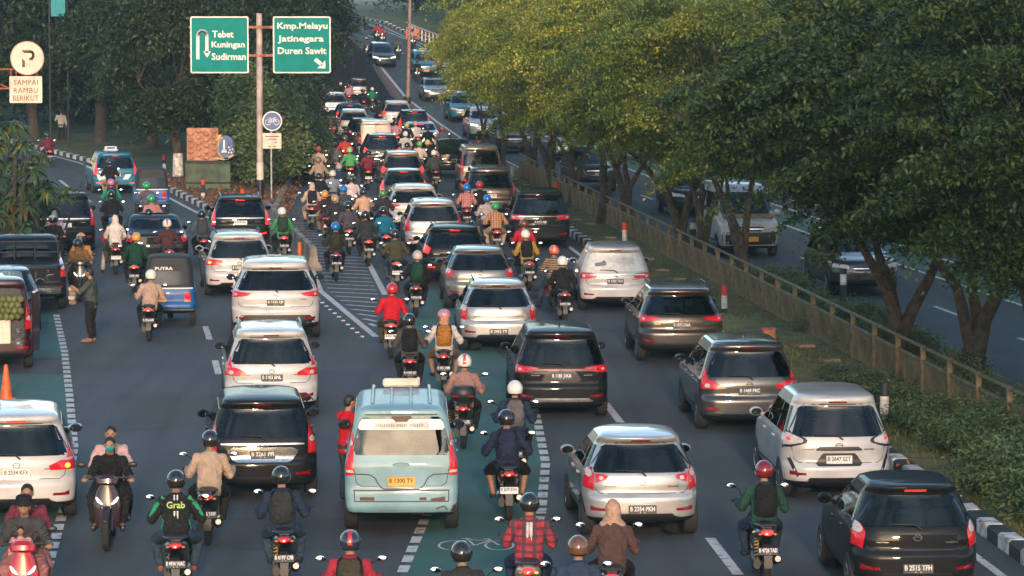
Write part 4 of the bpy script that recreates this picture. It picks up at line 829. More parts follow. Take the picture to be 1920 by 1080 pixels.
def post_thing(name, label, cat, px, py, h, r, bands, group=None, cap=None, foot=False):
    q = G(px, py, .0); t = thing(name, label, cat, (q.x, q.y, .02), 0, group); z = 0.0
    for (nm, f, m) in bands:
        mb = MB(); mb.lathe([(0,z*h),(r,z*h),(r,(z+f)*h-.004),(r*.92,(z+f)*h),(0,(z+f)*h)], 14); obj(nm, mb.mesh(nm), m, t); z += f
    if foot: mb = MB(); mb.box((0,0,.04), (r*4.2, r*4.2, .10), 0, None, .02); obj('foot', mb.mesh('foot'), CONC, t)
    return t
KP = mat('post_black', (.022,.024,.026), .6); WP = mat('post_white', (.62,.58,.54), .6, noise=.2)
BD = [('band', .34, KP), ('band', .38, WP), ('red_cap', .28, REDP)]; MG = 'marker posts on the median'; IG = 'marker posts on the island'
post_thing('marker_post', 'black white and red marker post beside the bronze car', 'post', 1358, 600, .82, .075, [('band', .32, KP), ('band', .38, WP), ('red_cap', .30, REDP)], MG)
post_thing('marker_post', 'black and white marker post standing in the hedge', 'post', 1658, 808, .86, .085, [('band', .34, KP), ('band', .37, WP), ('band', .29, KP)], MG)
post_thing('marker_post', 'red topped marker post above the white car with stickers', 'post', 1171, 470, .85, .075, BD, MG)
post_thing('marker_post', 'red topped marker post behind the black car roof right of it', 'post', 1043, 385, .85, .075, BD, MG)
post_thing('marker_post', 'short cream marker post at the far end of the tan fence', 'post', 960, 340, .6, .08, [('band', 1.0, SGP)], MG)
post_thing('marker_post', 'orange and white marker posts at the pale tree stem', 'post', 898, 292, .75, .08, [('band', .5, WP), ('red_cap', .5, ORG)], MG)
post_thing('marker_post', 'red capped marker post on white foot below the tile panel', 'post', 381, 378, .80, .075, [('band', .4, WP), ('band', .38, KP), ('red_cap', .22, REDP)], IG, foot=True)
post_thing('marker_post', 'red capped marker post behind the blue three wheeler', 'post', 308, 325, .8, .07, [('band', .5, WP), ('band', .22, KP), ('red_cap', .28, REDP)], IG)
post_thing('marker_post', 'red capped marker post just above the black car roof rails', 'post', 455, 395, .75, .08, [('band', .45, WP), ('red_cap', .55, REDP)], IG, foot=True)
post_thing('bollard', 'black reflector bollard beyond the fence left of the thick trunk', 'bollard', 1299, 475, 1.0, .09, [('band', .72, KP), ('reflector', .2, mat('refl', (.5,.42,.3), .3)), ('band', .08, KP)], 'black bollards on the opposite road')
post_thing('bollard', 'black reflector bollard in front of the grey oncoming car', 'bollard', 1581, 572, .9, .085, [('band', .55, KP), ('reflector', .3, WP), ('band', .15, KP)], 'black bollards on the opposite road')
post_thing('delineator', 'orange flexible lane post against the concrete barriers', 'post', 562, 512, .85, .06, [('band', .45, ORG), ('band', .1, WP), ('band', .45, ORG)])
q = G(12, 752); t = thing('traffic_cone', 'plain orange traffic cone standing on the green lane', 'traffic cone', (q.x, q.y, .015)); mb = MB(); mb.lathe([(.125,.03),(.035,.68),(.02,.70),(0,.70)], 20); obj('cone', mb.mesh('cone'), ORG, t); mb = MB(); mb.box((0,0,.02), (.36,.36,.035), 0, None, .01); obj('base', mb.mesh('base'), ORG, t)
q = G(1441, 642, .15); t = thing('planter', 'square terracotta block on the grass behind the grey car', 'planter', (q.x, q.y, .15)); mb = MB(); mb.box((0,0,.15), (.30,.28,.30), 0, None, .025); obj('block', mb.mesh('block'), mat('terra2', (.50,.19,.09), .8, noise=.2), t); mb = MB(); mb.box((0,0,.30), (.32,.30,.04), 0, None, .01); obj('rim', mb.mesh('rim'), mat('terra2', (.5,.2,.1)), t)
SLB = mk(lambda m: m.box((0,0,.03), (.42,.2,.07), 0, None, .02), name='slab'); SLM = mat('slab', (.30,.20,.145), .85, noise=.25, nscale=4)
for (px, py) in ((985,348),(966,336),(1018,372),(1081,413),(1104,421),(1144,447),(1214,487),(1242,508),(1270,525),(1510,651),(1556,678),(1300,545),(1180,470)):
    q = G(px, py, .18); o = obj('stepping_stone', SLB, SLM, None, (q.x, q.y, .17), (0,0,R(px % 40-20))); tag(o, 'flat reddish stone slab lying in the median grass along the fence', 'stone', 'stone slabs on the median grass')
# tan railing along the median
t = thing('median_fence', 'long tan painted railing with vertical boards along the grass median', 'fence', (0,0,0)); ys = [48.0]
while ys[-1] < 149: ys.append(ys[-1]+2.35)
bar = MB()
for i, (a, b) in enumerate(zip(ys[:-1], ys[1:])):
    P_, Q_ = Vector((FX(a), a, .15)), Vector((FX(b), b, .15)); d = Q_-P_; ang = math.atan2(-d.x, d.y); rot = Matrix.Rotation(ang, 3, 'Z'); L = d.length; c = (P_+Q_)/2
    if i == 0 or True:
        def pnl(m):
            for k in range(21): m.box((0, -L/2+.10+(L-.2)*k/20, .36), (.007, .034, .58))
        me = cm('fence_panel', lambda: mk(pnl, name='boards', smooth=False)); rl = cm('fence_rail', lambda: mk(lambda m: (m.box((0,0,.69), (.06,L-.06,.06), 0, None, .01), m.box((0,0,.955), (.075,L-.02,.055), 0, None, .015), m.box((0,0,.06), (.05,L-.04,.05))), name='rail')); ps = cm('fence_post', lambda: mk(lambda m: m.box((0,0,.48), (.10,.10,1.02), 0, None, .012), name='post'))
    obj('boards', me, TAN, t, c, (0,0,ang)); obj('rail', rl, TAN, t, c, (0,0,ang)); obj('post', ps, TAN, t, P_, (0,0,ang))
# lamp post, far guard rail, far banner
q = G(764, 197); t = thing('lamp_post', 'tall thin tan lamp post rising between the two far carriageways', 'lamp post', (q.x, q.y, q.z)); mb = MB(); mb.tube([(0,0,-.5),(.12,0,4.5),(.26,0,9.5)], [.14,.11,.085], 12); obj('pole', mb.mesh('pole'), mat('lamp_tan', (.30,.20,.15), .6, noise=.2), t); mb = MB(); mb.tube([(.25,0,9.4),(.7,0,9.9),(1.6,0,10.0)], .05, 8); mb.ell((1.8,0,9.97), (.4,.14,.08)); obj('lamp_head', mb.mesh('lamp_head'), STEEL, t); mb = MB(); mb.tube([(0,0,-.1),(0,0,.5)], .24, 12); obj('base', mb.mesh('base'), KP, t)
mb = MB(); ys2 = rng(246, 286, 1.6); t = thing('guard_rail', 'white railing along the right edge of the far raised road', 'railing', (0,0,0)); p2 = MB()
for a, b in zip(ys2[:-1], ys2[1:]):
    for zz in (.95, .55): mb.tube([(RX(a)+.5, a, rise(a)+zz), (RX(b)+.5, b, rise(b)+zz)], .06 if zz > .9 else .04, 6)
    p2.box((RX(a)+.5, a, rise(a)+.48), (.12,.12,1.0))
obj('rail', mb.mesh('rail'), SGP, t); obj('post', p2.mesh('post'), SGP, t)
for y, lb in ((250.5,'nearest to the blue taxi'), (262,'between taxi and cyclist'), (279,'at the top end of the railing')):
    q = thing('barrier_panel', 'orange plastic barrier panel by the far railing '+lb, 'barrier', (RX(y)-.1, y, rise(y)), 0, 'orange barriers on the raised road'); mb = MB(); mb.box((0,0,.5), (1.0,.12,.85), 0, None, .04); obj('panel', mb.mesh('panel'), ORG, q); mb = MB(); mb.box((-.3,0,.05), (.12,.5,.1)); mb.box((.3,0,.05), (.12,.5,.1)); obj('foot', mb.mesh('foot'), KP, q)
q = AT(107, 12, 178); t = thing('banner', 'teal banner on white poles in the trees at the top left', 'banner', (q.x, 178, 0)); mb = MB(); mb.box((.05,0,q.z), (.28*2.6,.05,1.0)); obj('cloth', mb.mesh('cloth'), mat('teal_cloth', (.02,.25,.30), .7), t); mb = MB(); mb.tube([(-.4,.05,0),(-.4,.05,9)], .05, 8); mb.tube([(.5,.05,0),(.5,.05,9)], .04, 8); obj('pole', mb.mesh('pole'), KP, t)

# unseen office block added behind the viewpoint to shade the near right side
t = thing('added_shade_block', 'unseen office-like block added behind the viewpoint to shade the near right', 'building', (52.4, -75, 0)); mb = MB(); mb.box((0,0,18.5), (75,24,37)); obj('wall', mb.mesh('wall', 1, False), CONC, t)
mb = MB()
for r_ in range(10): mb.box((0,12.05,2.4+3.5*r_), (71,.2,1.9))
obj('window_band', mb.mesh('window', 1, False), DGLASS, t); mb = MB(); mb.box((0,0,37.4), (76,25,.7)); obj('roof', mb.mesh('roof', 1, False), CONC, t)
# ================================================================ PEOPLE
from mathutils import noise as mnoise
def remesh(mb, vox, name, it=5, fold=0.0):
    me = bpy.data.meshes.new(name); me.from_pydata(mb.v, [], mb.f); me.validate()
    o = bpy.data.objects.new(name, me); COL.objects.link(o)
    r = o.modifiers.new('r', 'REMESH'); r.mode = 'VOXEL'; r.voxel_size = vox; r.use_smooth_shade = True
    q = o.modifiers.new('s', 'SMOOTH'); q.factor = .5; q.iterations = it
    dg = bpy.context.evaluated_depsgraph_get(); out = bpy.data.meshes.new_from_object(o.evaluated_get(dg)); bpy.data.objects.remove(o); bpy.data.meshes.remove(me)
    if fold:                                     # cloth creases
        co = np.empty(len(out.vertices)*3); out.vertices.foreach_get('co', co); nr = np.empty(len(out.vertices)*3); out.vertices.foreach_get('normal', nr); co = co.reshape(-1,3); nr = nr.reshape(-1,3)
        d = np.array([mnoise.noise(Vector((p[0]*7, p[1]*7, p[2]*11)))*.9+(.5-abs(mnoise.noise(Vector((p[0]*10+3, p[1]*10, p[2]*22+p[0]*9))))*2.2)*.8 for p in co])
        out.vertices.foreach_set('co', (co+nr*d[:,None]*fold).ravel()); out.update()
    out.name = name; out.materials.clear(); out.materials.append(None); out.polygons.foreach_set('use_smooth', [True]*len(out.polygons)); return out
def chain(mb, pts, rad, n=12):
    for i, p in enumerate(pts): mb.ell(p, (rad[i],)*3, n, 8)
    for i in range(len(pts)-1): mb.tube([pts[i], pts[i+1]], [rad[i], rad[i+1]], n)
def torso(mb, rows):
    L = [Vector(r[0]) for r in rows]; out = []
    for i, (c, rx, ry) in enumerate(rows):
        d = (L[min(i+1, len(L)-1)]-L[max(i-1, 0)]).normalized(); b = Vector((1,0,0)).cross(d).normalized()*-1
        out.append((L[i], Vector((rx,0,0)), b*-ry))
    mb.loft(out, 18); mb.ell(L[0], (rows[0][1], rows[0][2], rows[0][2]*.6)); mb.ell(L[-1], (rows[-1][1], rows[-1][2], rows[-1][2]*.6))
def hand(mb, w, sx, mode):
    """palm with four unequal bent fingers and a thumb; mode: grip on a bar, or hang relaxed"""
    w = Vector(w)
    if mode == 'grip':
        p = w+Vector((0,.055,-.004)); mb.ell(p, (.040,.045,.017))
        for k, (dx, l) in enumerate(((-.032,.9),(-.011,1.05),(.011,1.0),(.032,.82))):
            q = p+Vector((dx, .036, .0)); chain(mb, [q, q+Vector((0,.026*l,-.010)), q+Vector((0,.024*l,-.036*l)), q+Vector((0,.002,-.044*l))], [.0105,.0098,.009,.0085], 8)
        q = p+Vector((-sx*.036, -.012, -.004)); chain(mb, [q, q+Vector((-sx*.022,.016,-.014)), q+Vector((-sx*.018,.040,-.030))], [.012,.0105,.009], 8)
    else:
        p = w+Vector((0,.008,-.052)); mb.ell(p, (.018,.040,.050))
        for k, (dy, l) in enumerate(((-.030,.8),(-.010,1.0),(.011,1.05),(.031,.92))):
            q = p+Vector((0, dy, -.042)); chain(mb, [q, q+Vector((-sx*.006,.003,-.030*l)), q+Vector((-sx*.020,.006,-.054*l)), q+Vector((-sx*.034,.010,-.066*l))], [.0105,.0098,.009,.0085], 8)
        q = p+Vector((-sx*.010, .036, .012)); chain(mb, [q, q+Vector((-sx*.014,.026,-.022)), q+Vector((-sx*.018,.028,-.048))], [.012,.0105,.009], 8)
def pose_meshes(J, mode=('grip','grip'), slim=1.0, seed=0):
    """J: joint positions. Returns body, shirt (long / short), trousers (long / short), shoes"""
    V_ = lambda k: Vector(J[k]); hip, ch, nk, hd = V_('hip'), V_('chest'), V_('neck'), V_('head')
    b = MB(); f = J.get('face', 0.0); rot = Matrix.Rotation(f, 3, 'Z')
    b.ell(hd, (.073,.092,.100)); b.ell(hd+rot @ Vector((0,.022,-.050)), (.056,.066,.058)); b.ell(hd+rot @ Vector((0,.080,-.062)), (.024,.018,.016))
    b.loft([(hd+rot @ Vector((0,.084,.016)), (.007,0,0), (0,.006,0)), (hd+rot @ Vector((0,.104,-.020)), (.014,0,0), (0,.012,0)), (hd+rot @ Vector((0,.088,-.030)), (.013,0,0), (0,.010,0))], 8)
    for s in (-1, 1):
        b.ell(hd+rot @ Vector((s*.075,-.002,-.012)), (.012,.022,.033)); b.ell(hd+rot @ Vector((s*.030,.076,.022)), (.022,.012,.008)); b.ell(hd+rot @ Vector((s*.034,.064,-.024)), (.022,.018,.02))
    b.ell(hd+rot @ Vector((0,.088,-.046)), (.022,.010,.006)); b.ell(hd+rot @ Vector((0,.086,-.057)), (.018,.010,.006))
    b.tube([nk-Vector((0,0,.06)), nk, hd-Vector((0,.01,.05))], [.075,.056,.052], 12)
    mid = hip.lerp(ch, .5); rows = [(hip-Vector((0,0,.05)), .15, .115), (hip+Vector((0,0,.02)), .155, .115), (mid, .145*slim, .108), (ch, .165*slim, .115), (nk-(nk-ch)*.30, .145, .09), (nk-(nk-ch)*.05, .07, .065)]
    torso(b, rows)
    for s in (-1, 1):
        k = 'R' if s > 0 else 'L'; sh, el, wr = V_('sh'+k), V_('el'+k), V_('wr'+k); chain(b, [sh, sh.lerp(el, .5), el, el.lerp(wr, .4), wr], [.056,.047,.040,.038,.027]); hand(b, wr, s, mode[(s+1)//2])
        hp, kn, an, to = V_('hp'+k), V_('kn'+k), V_('an'+k), V_('to'+k); chain(b, [hp, hp.lerp(kn, .5), kn, kn.lerp(an, .35), an], [.088,.076,.056,.053,.036]); chain(b, [an-Vector((0,0,.02)), an.lerp(to, .6)-Vector((0,0,.02)), to], [.036,.038,.03])
    body = remesh(b, .0105, 'body', 3)
    def shirt(long):
        m = MB(); e = .016; r2 = [(hip-Vector((0,0,.09)), .178, .14)]+[(c, rx+e+(.014 if i in (1,2) else .008), ry+e+.008) for i, (c, rx, ry) in enumerate(rows[1:5])]+[(rows[5][0], .085, .078)]
        torso(m, r2)
        for s in (-1, 1):
            k = 'R' if s > 0 else 'L'; sh, el, wr = V_('sh'+k), V_('el'+k), V_('wr'+k)
            if long: chain(m, [sh, sh.lerp(el, .5), el, el.lerp(wr, .5), el.lerp(wr, .93)], [.076,.069,.062,.056,.044])
            else: chain(m, [sh, sh.lerp(el, .45), sh.lerp(el, .85)], [.076,.07,.066])
        return remesh(m, .0135, 'shirt', 4, .013)
    def trous(long):
        m = MB(); m.ell(hip-Vector((0,0,.03)), (.168,.15,.13))
        for s in (-1, 1):
            k = 'R' if s > 0 else 'L'; hp, kn, an = V_('hp'+k), V_('kn'+k), V_('an'+k)
            if long: chain(m, [hp, hp.lerp(kn, .5), kn, kn.lerp(an, .5), kn.lerp(an, .93)], [.112,.097,.078,.070,.058])
            else: chain(m, [hp, hp.lerp(kn, .5), kn.lerp(an, .06)], [.112,.10,.086])
        return remesh(m, .0135, 'trousers', 4, .012)
    def shoe(k):
        m = MB(); an, to = V_('an'+k), V_('to'+k); d = (to-an); chain(m, [an-Vector((0,0,.045)), an.lerp(to, .5)-Vector((0,0,.03)), to-Vector((0,0,.008))], [.046,.047,.036]); return remesh(m, .014, 'shoe', 2)
    return dict(body=body, shirt=(shirt(0), shirt(1)), trousers=(trous(0), trous(1)), shoes=(shoe('L'), shoe('R')), J=J)
def seated(hy, hz, lean, elx, wr, kn, an, to, dz=0, asym=0):
    """rider joints from hip place, lean, elbows, wrists, knees, ankles and toes given for the right side"""
    J = dict(hip=(0,hy,hz), chest=(0,hy+.07*lean+.02,hz+.27), neck=(0,hy+.15*lean+.03,hz+.475), head=(0,hy+.20*lean+.05,hz+.62))
    for s, k in ((-1,'L'),(1,'R')):
        J['sh'+k] = (s*.172, hy+.13*lean+.02, hz+.385); J['el'+k] = (s*elx[0], elx[1], elx[2]); J['wr'+k] = (s*wr[0], wr[1], wr[2]); J['hp'+k] = (s*.095, hy+.03, hz-.02)
        K_, A_, T_ = (kn, an, to)
        if asym and s == asym: K_, A_, T_ = (.27,.70,.52), (.34,.60,.115), (.37,.80,.06)
        J['kn'+k] = (s*K_[0], K_[1], K_[2]); J['an'+k] = (s*A_[0], A_[1], A_[2]); J['to'+k] = (s*T_[0], T_[1], T_[2])
    return J
GRIP = (.335,.925,.99)
POSES = {
 'ride': pose_meshes(seated(.36,.80,1.0,(.285,.54,.94),GRIP,(.235,.80,.66),(.19,.80,.33),(.21,1.0,.27))),
 'foot': pose_meshes(seated(.36,.80,.8,(.29,.54,.94),GRIP,(.235,.80,.66),(.19,.80,.33),(.21,1.0,.27), asym=-1)),
 'low': pose_meshes(seated(.33,.80,1.6,(.325,.58,.94),GRIP,(.28,.78,.66),(.22,.62,.33),(.24,.82,.27))),
 'back': pose_meshes(seated(-.03,.90,.5,(.27,.16,1.06),(.19,.30,.96),(.26,.42,.66),(.24,.24,.38),(.26,.44,.33)), ('hang','hang')),
}
def standing(arm=None):
    J = dict(hip=(0,0,.88), chest=(0,.02,1.16), neck=(0,.01,1.38), head=(0,.05,1.54))
    for s, k in ((-1,'L'),(1,'R')):
        J['sh'+k] = (s*.19,0,1.31); J['el'+k] = (s*.25,-.03,1.05); J['wr'+k] = (s*.26,.08,.83); J['hp'+k] = (s*.09,0,.86); J['kn'+k] = (s*.11,.03,.47); J['an'+k] = (s*.12,-.02,.10); J['to'+k] = (s*.15,.16,.045)
    if arm: J.update(arm)
    return J
POSES['vendor'] = pose_meshes(standing(dict(elL=(-.30,.16,1.12), wrL=(-.28,.36,1.26))), ('hang','hang'))
POSES['stand'] = pose_meshes(standing(dict(elL=(-.30,.10,1.10), wrL=(-.30,.32,1.12))), ('hang','hang'))
# headgear, all centred on the head
def helmet_mesh(full=False):
    mb = MB(); n, m = 28, 18; v = []; rx, ry, rz = .128, .152, .140
    for sh in (1.0, .92):
        for i in range(m+1):
            ph = math.pi*i/m
            for k in range(n):
                t = 2*math.pi*k/n; v.append((rx*sh*math.sin(ph)*math.sin(t), -ry*sh*math.sin(ph)*math.cos(t)-.008, max(rz*sh*math.cos(ph), -.105)+.02))
    N = (m+1)*n; f = []; mi = []
    for i in range(m):
        for k in range(n):
            z = rz*math.cos(math.pi*(i+.5)/m); a = abs(((k+.5)/n*360)-180)
            if z < -.098 or (a < 62 and z < .045 and not (full and z < -.055)): continue
            st = 1 if abs(v[i*n+k][0]+v[i*n+(k+1) % n][0])/2 < .026 and z > -.03 else (2 if z < -.07 else 0)
            f.append((i*n+k, (i+1)*n+k, (i+1)*n+(k+1) % n, i*n+(k+1) % n)); mi.append(st); f.append((N+i*n+k, N+i*n+(k+1) % n, N+(i+1)*n+(k+1) % n, N+(i+1)*n+k)); mi.append(2)
    mb.v, mb.f, mb.m = v, f, mi
    return mb.mesh('helmet', 3, True, 60)
def visor_mesh():
    mb = MB(); n, m = 14, 6; v = []
    for sh in (1.03, .99):
        for i in range(m+1):
            z = .062-.135*i/m; r = math.sqrt(max(.02, 1-(z/.145)**2))*sh
            for k in range(n+1): t = R(-72+144*k/n); v.append((.130*r*math.sin(t), .154*r*math.cos(t)-.008, z+.02))
    N = (m+1)*(n+1); f = [(i*(n+1)+k, i*(n+1)+k+1, (i+1)*(n+1)+k+1, (i+1)*(n+1)+k) for i in range(m) for k in range(n)]; f += [tuple(x+N for x in q[::-1]) for q in f]
    mb.add(v, f); return mb.mesh('visor', 1)
HELM, HELMF, VIS = helmet_mesh(), helmet_mesh(True), visor_mesh(); VISM = mat('visor_dark', (.02,.022,.025), .06, 0, .5, .1)
def hijab_mesh():
    m = MB(); m.ell((0,-.012,.02), (.098,.118,.128)); m.loft([((0,-.02,.03),(.095,0,0),(0,.11,0)), ((0,-.03,-.08),(.10,0,0),(0,.105,0)), ((0,-.06,-.17),(.17,0,0),(0,.125,0)), ((0,-.09,-.27),(.20,0,0),(0,.13,.02)), ((0,-.125,-.36),(.13,0,0),(0,.075,.02)), ((0,-.15,-.43),(.03,0,0),(0,.03,0))], 18)
    return remesh(m, .013, 'headscarf', 4, .012)
def hair_mesh(long=0):
    m = MB(); m.ell((0,-.018,.030), (.083,.095,.088)); m.ell((0,-.05,-.01), (.074,.058,.075))
    if long: m.loft([((0,-.06,.02),(.07,0,0),(0,.05,0)), ((0,-.085,-.10),(.075,0,0),(0,.045,0)), ((0,-.095,-.2),(.05,0,0),(0,.03,0))], 12)
    return remesh(m, .011, 'hair', 3)
HIJ, HAIR, HAIRL = hijab_mesh(), hair_mesh(), hair_mesh(1)
def hat_mesh():
    m = MB(); m.lathe([(0,.135),(.07,.135),(.098,.115),(.105,.055),(.115,.04),(.150,.015),(.152,.010),(.112,.030),(.098,.045),(.09,.10),(0,.12)], 24); return m.mesh('hat', 1)
HAT = hat_mesh(); EYES = cm('eyes', lambda: mk(lambda m: [m.ell((s*.030,.0885,.006), (.012,.006,.006), 10, 6) for s in (-1,1)]))
MASK = cm('mask', lambda: mk(lambda m: m.loft([((0,.085,-.012),(.052,0,0),(0,.03,0)), ((0,.100,-.030),(.062,0,0),(0,.032,0)), ((0,.095,-.055),(.058,0,0),(0,.034,0)), ((0,.075,-.082),(.04,0,0),(0,.03,0))], 16)))
EYEM = mat('eye_dark', (.015,.012,.01), .2)
def person(label, loc, rot, pose, shirt, trousers, head=('helmet', (.02,.02,.02)), longs=1, longt=1, skin=None, shoe=(.03,.03,.03), stripe=None, sc=1.0, face=False, mask=None, group=None, cat='person', pitch=0):
    P_ = POSES[pose]; J = P_['J']; sk = skin or SKIN
    t = thing('person', label, cat, loc, rot, group); t.scale = (sc,)*3; t.rotation_euler[0] = pitch
    b = obj('body', P_['body'], sk, t); S = shirt if not isinstance(shirt, tuple) else cloth(shirt); T = trousers if not isinstance(trousers, tuple) else cloth(trousers)
    obj('shirt', P_['shirt'][longs], S, t); obj('trousers', P_['trousers'][longt], T, t)
    for i in (0, 1): obj('shoe', P_['shoes'][i], cloth(shoe), t)
    hd = Vector(J['head']); rz = (0,0,J.get('face', 0.0))
    kind, hc = head
    if kind in ('helmet', 'full'):
        hm = paint('helmet%02d_%02d_%02d' % tuple(int(c*99) for c in hc), hc, 0, .22, .9); h = obj('helmet', HELMF if kind == 'full' else HELM, [hm, hm if stripe is None else paint('hs%02d%02d%02d' % tuple(int(c*99) for c in stripe), stripe), DARK], t, hd, rz); obj('visor', VIS, VISM, h)
    elif kind == 'hijab': obj('headscarf', HIJ, cloth(hc), t, hd, rz); 
    elif kind == 'hijabhelm':
        obj('headscarf', HIJ, cloth(hc), t, hd-Vector((0,0,.03)), rz); hm = paint('helmet_pink', (.45,.2,.25)); h = obj('helmet', cm('halfhelm', lambda: mk(lambda m: m.lathe([(.128,.0),(.133,.01),(.128,.06),(.10,.115),(.05,.145),(0,.152)], 22))), hm, t, hd, rz)
    elif kind == 'hat': obj('hat', HAT, cloth(hc), t, hd+Vector((0,0,.01)), rz); obj('hair', HAIR, HAIRM, t, hd, rz, .98)
    else: obj('hair', HAIRL if kind == 'long' else HAIR, HAIRM, t, hd, rz)
    if face: obj('eyes', EYES, EYEM, t, hd, rz)
    if mask: obj('face_mask', MASK, cloth(mask), t, hd, rz)
    return t
def bag_mesh():
    m = MB(); m.loft([((0,0,-.23),(.12,0,0),(0,.055,0)), ((0,0,-.20),(.15,0,0),(0,.085,0)), ((0,-.01,-.05),(.155,0,0),(0,.10,0)), ((0,0,.12),(.14,0,0),(0,.085,0)), ((0,.01,.21),(.09,0,0),(0,.055,0))], 18)
    p = remesh(m, .013, 'bag', 4, .008); q = MB(); q.loft([((0,-.085,-.16),(.10,0,0),(0,.03,0)), ((0,-.10,-.05),(.115,0,0),(0,.03,0)), ((0,-.09,.0),(.10,0,0),(0,.02,0))], 14)
    st = MB()
    for s in (-1, 1): st.tube([(s*.10,.06,-.19), (s*.15,.08,.0), (s*.13,.10,.16), (s*.09,.06,.22)], .016, 6)
    return p, q.mesh('pocket', 1), st.mesh('strap', 1)
BAG = bag_mesh()
def backpack(label, loc, rot, pose, col, sc=1.0, group='backpacks worn by riders'):
    J = POSES[pose]['J']; ch = Vector(J['chest']); t = thing('backpack', label, 'backpack', loc, rot, group); t.scale = (sc,)*3; c = cloth(col)
    o = ch+Vector((0,-.215,.02)); obj('bag', BAG[0], c, t, o, (R(8),0,0)); obj('pocket', BAG[1], c, t, o, (R(8),0,0)); obj('straps', BAG[2], DARK, t, o, (R(8),0,0)); return t
# ================================================================ MOTOR SCOOTERS
def scooter_meshes():
    M = {}
    def tw(m): m.lathe([(.19,-.045),(.245,-.052),(.275,-.035),(.282,0),(.275,.035),(.245,.052),(.19,.045)], 26, 0, 'x')
    def ri(m):
        m.lathe([(.195,-.04),(.17,-.03),(.17,.03),(.195,.04)], 22, 0, 'x'); m.lathe([(0,-.05),(.05,-.05),(.05,.05),(0,.05)], 12, 0, 'x')
        for k in range(6): r_ = Matrix.Rotation(k*math.pi/3, 3, 'X'); m.box(r_ @ Vector((0,0,.11)), (.03,.03,.15), 0, r_)
    M['wheel'] = mk(tw); M['rim'] = mk(ri)
    def bd(m):
        m.loft([((0,-.33,.745),(.035,0,0),(0,0,.02)), ((0,-.29,.735),(.085,0,0),(0,0,.05)), ((0,-.15,.70),(.135,0,0),(0,0,.085)), ((0,.08,.655),(.165,0,0),(0,0,.12)), ((0,.30,.60),(.165,0,0),(0,0,.15)), ((0,.50,.52),(.14,0,0),(0,0,.16)), ((0,.60,.44),(.11,0,0),(0,0,.12))], 18)
        m.loft([((0,.50,.30),(.15,0,0),(0,0,.03)), ((0,.75,.29),(.17,0,0),(0,0,.035)), ((0,1.0,.31),(.15,0,0),(0,0,.03))], 14)
    M['body'] = mk(bd)
    M['seat'] = mk(lambda m: m.loft([((0,-.22,.80),(.08,0,0),(0,0,.03)), ((0,-.12,.80),(.125,0,0),(0,0,.045)), ((0,.15,.785),(.14,0,0),(0,0,.045)), ((0,.25,.765),(.14,0,0),(0,0,.05)), ((0,.45,.745),(.115,0,0),(0,0,.05)), ((0,.60,.72),(.07,0,0),(0,0,.04))], 16))
    M['grab_rail'] = mk(lambda m: m.tube([(-.13,-.02,.80),(-.15,-.22,.83),(-.10,-.33,.83),(.10,-.33,.83),(.15,-.22,.83),(.13,-.02,.80)], .014, 6))
    M['tail_light'] = mk(lambda m: m.loft([((0,-.365,.72),(.05,0,0),(0,0,.022)), ((0,-.345,.735),(.082,0,0),(0,0,.035)), ((0,-.29,.74),(.082,0,0),(0,0,.035))], 14))
    M['indicator'] = mk(lambda m: m.ell((0,0,0), (.028,.02,.018), 10, 6))
    def mg(m):
        pts = [(-.10,.60),(-.28,.57),(-.38,.47),(-.415,.36),(-.42,.28)]
        for (a, b) in zip(pts[:-1], pts[1:]):
            m.add([(-.06,a[0],a[1]),(.06,a[0],a[1]),(.05,b[0],b[1]),(-.05,b[0],b[1]),(-.06,a[0]+.02,a[1]-.01),(.06,a[0]+.02,a[1]-.01),(.05,b[0]+.02,b[1]-.01),(-.05,b[0]+.02,b[1]-.01)], [(0,1,2,3),(7,6,5,4),(0,3,7,4),(1,5,6,2)])
    M['mudguard'] = mk(mg)
    def en(m):
        m.loft([((-.11,-.06,.28),(.05,0,0),(0,0,.075)), ((-.115,.15,.29),(.06,0,0),(0,0,.09)), ((-.10,.42,.32),(.055,0,0),(0,0,.10))], 12); m.box((.0,.45,.30), (.24,.24,.2), 0, None, .04); m.tube([(-.10,-.02,.33),(-.09,.02,.66)], .032, 10); m.tube([(.08,0,.28),(-.08,0,.28)], .03, 8)
    M['engine'] = mk(en)
    M['shock_spring'] = mk(lambda m: m.tube([(-.115+.028*math.cos(k*1.05), -.02+.028*math.sin(k*1.05), .37+.0075*k) for k in range(34)], .007, 5))
    M['exhaust'] = mk(lambda m: m.tube([(.10,.42,.26),(.135,.20,.27),(.14,.12,.29),(.15,-.16,.36),(.15,-.21,.37)], [.025,.03,.055,.06,.04], 12))
    def fa(m):
        m.loft([((0,1.0,.30),(.16,0,0),(0,.05,0)), ((0,1.04,.45),(.185,0,0),(0,.05,0)), ((0,1.02,.65),(.19,0,0),(0,.055,0)), ((0,.985,.80),(.15,0,0),(0,.06,0)), ((0,.98,.90),(.10,0,0),(0,.06,0))], 18)
        m.loft([((0,1.06,.92),(.15,0,0),(0,.05,.02)), ((0,1.03,.98),(.17,0,0),(0,.07,.02)), ((0,.99,1.03),(.10,0,0),(0,.05,.02))], 16)
    M['fairing'] = mk(fa)
    M['front_mudguard'] = mk(lambda m: m.loft([((0,1.0,.46),(.06,0,0),(0,0,.015)), ((0,1.14,.60),(.07,0,0),(0,.01,.015)), ((0,1.28,.62),(.07,0,0),(0,0,.015)), ((0,1.45,.57),(.055,0,0),(0,0,.012)), ((0,1.54,.46),(.03,0,0),(0,0,.01))], 12))
    M['fork'] = mk(lambda m: [m.tube([(s*.075,1.06,.62),(s*.075,1.26,.28)], .022, 8) for s in (-1,1)])
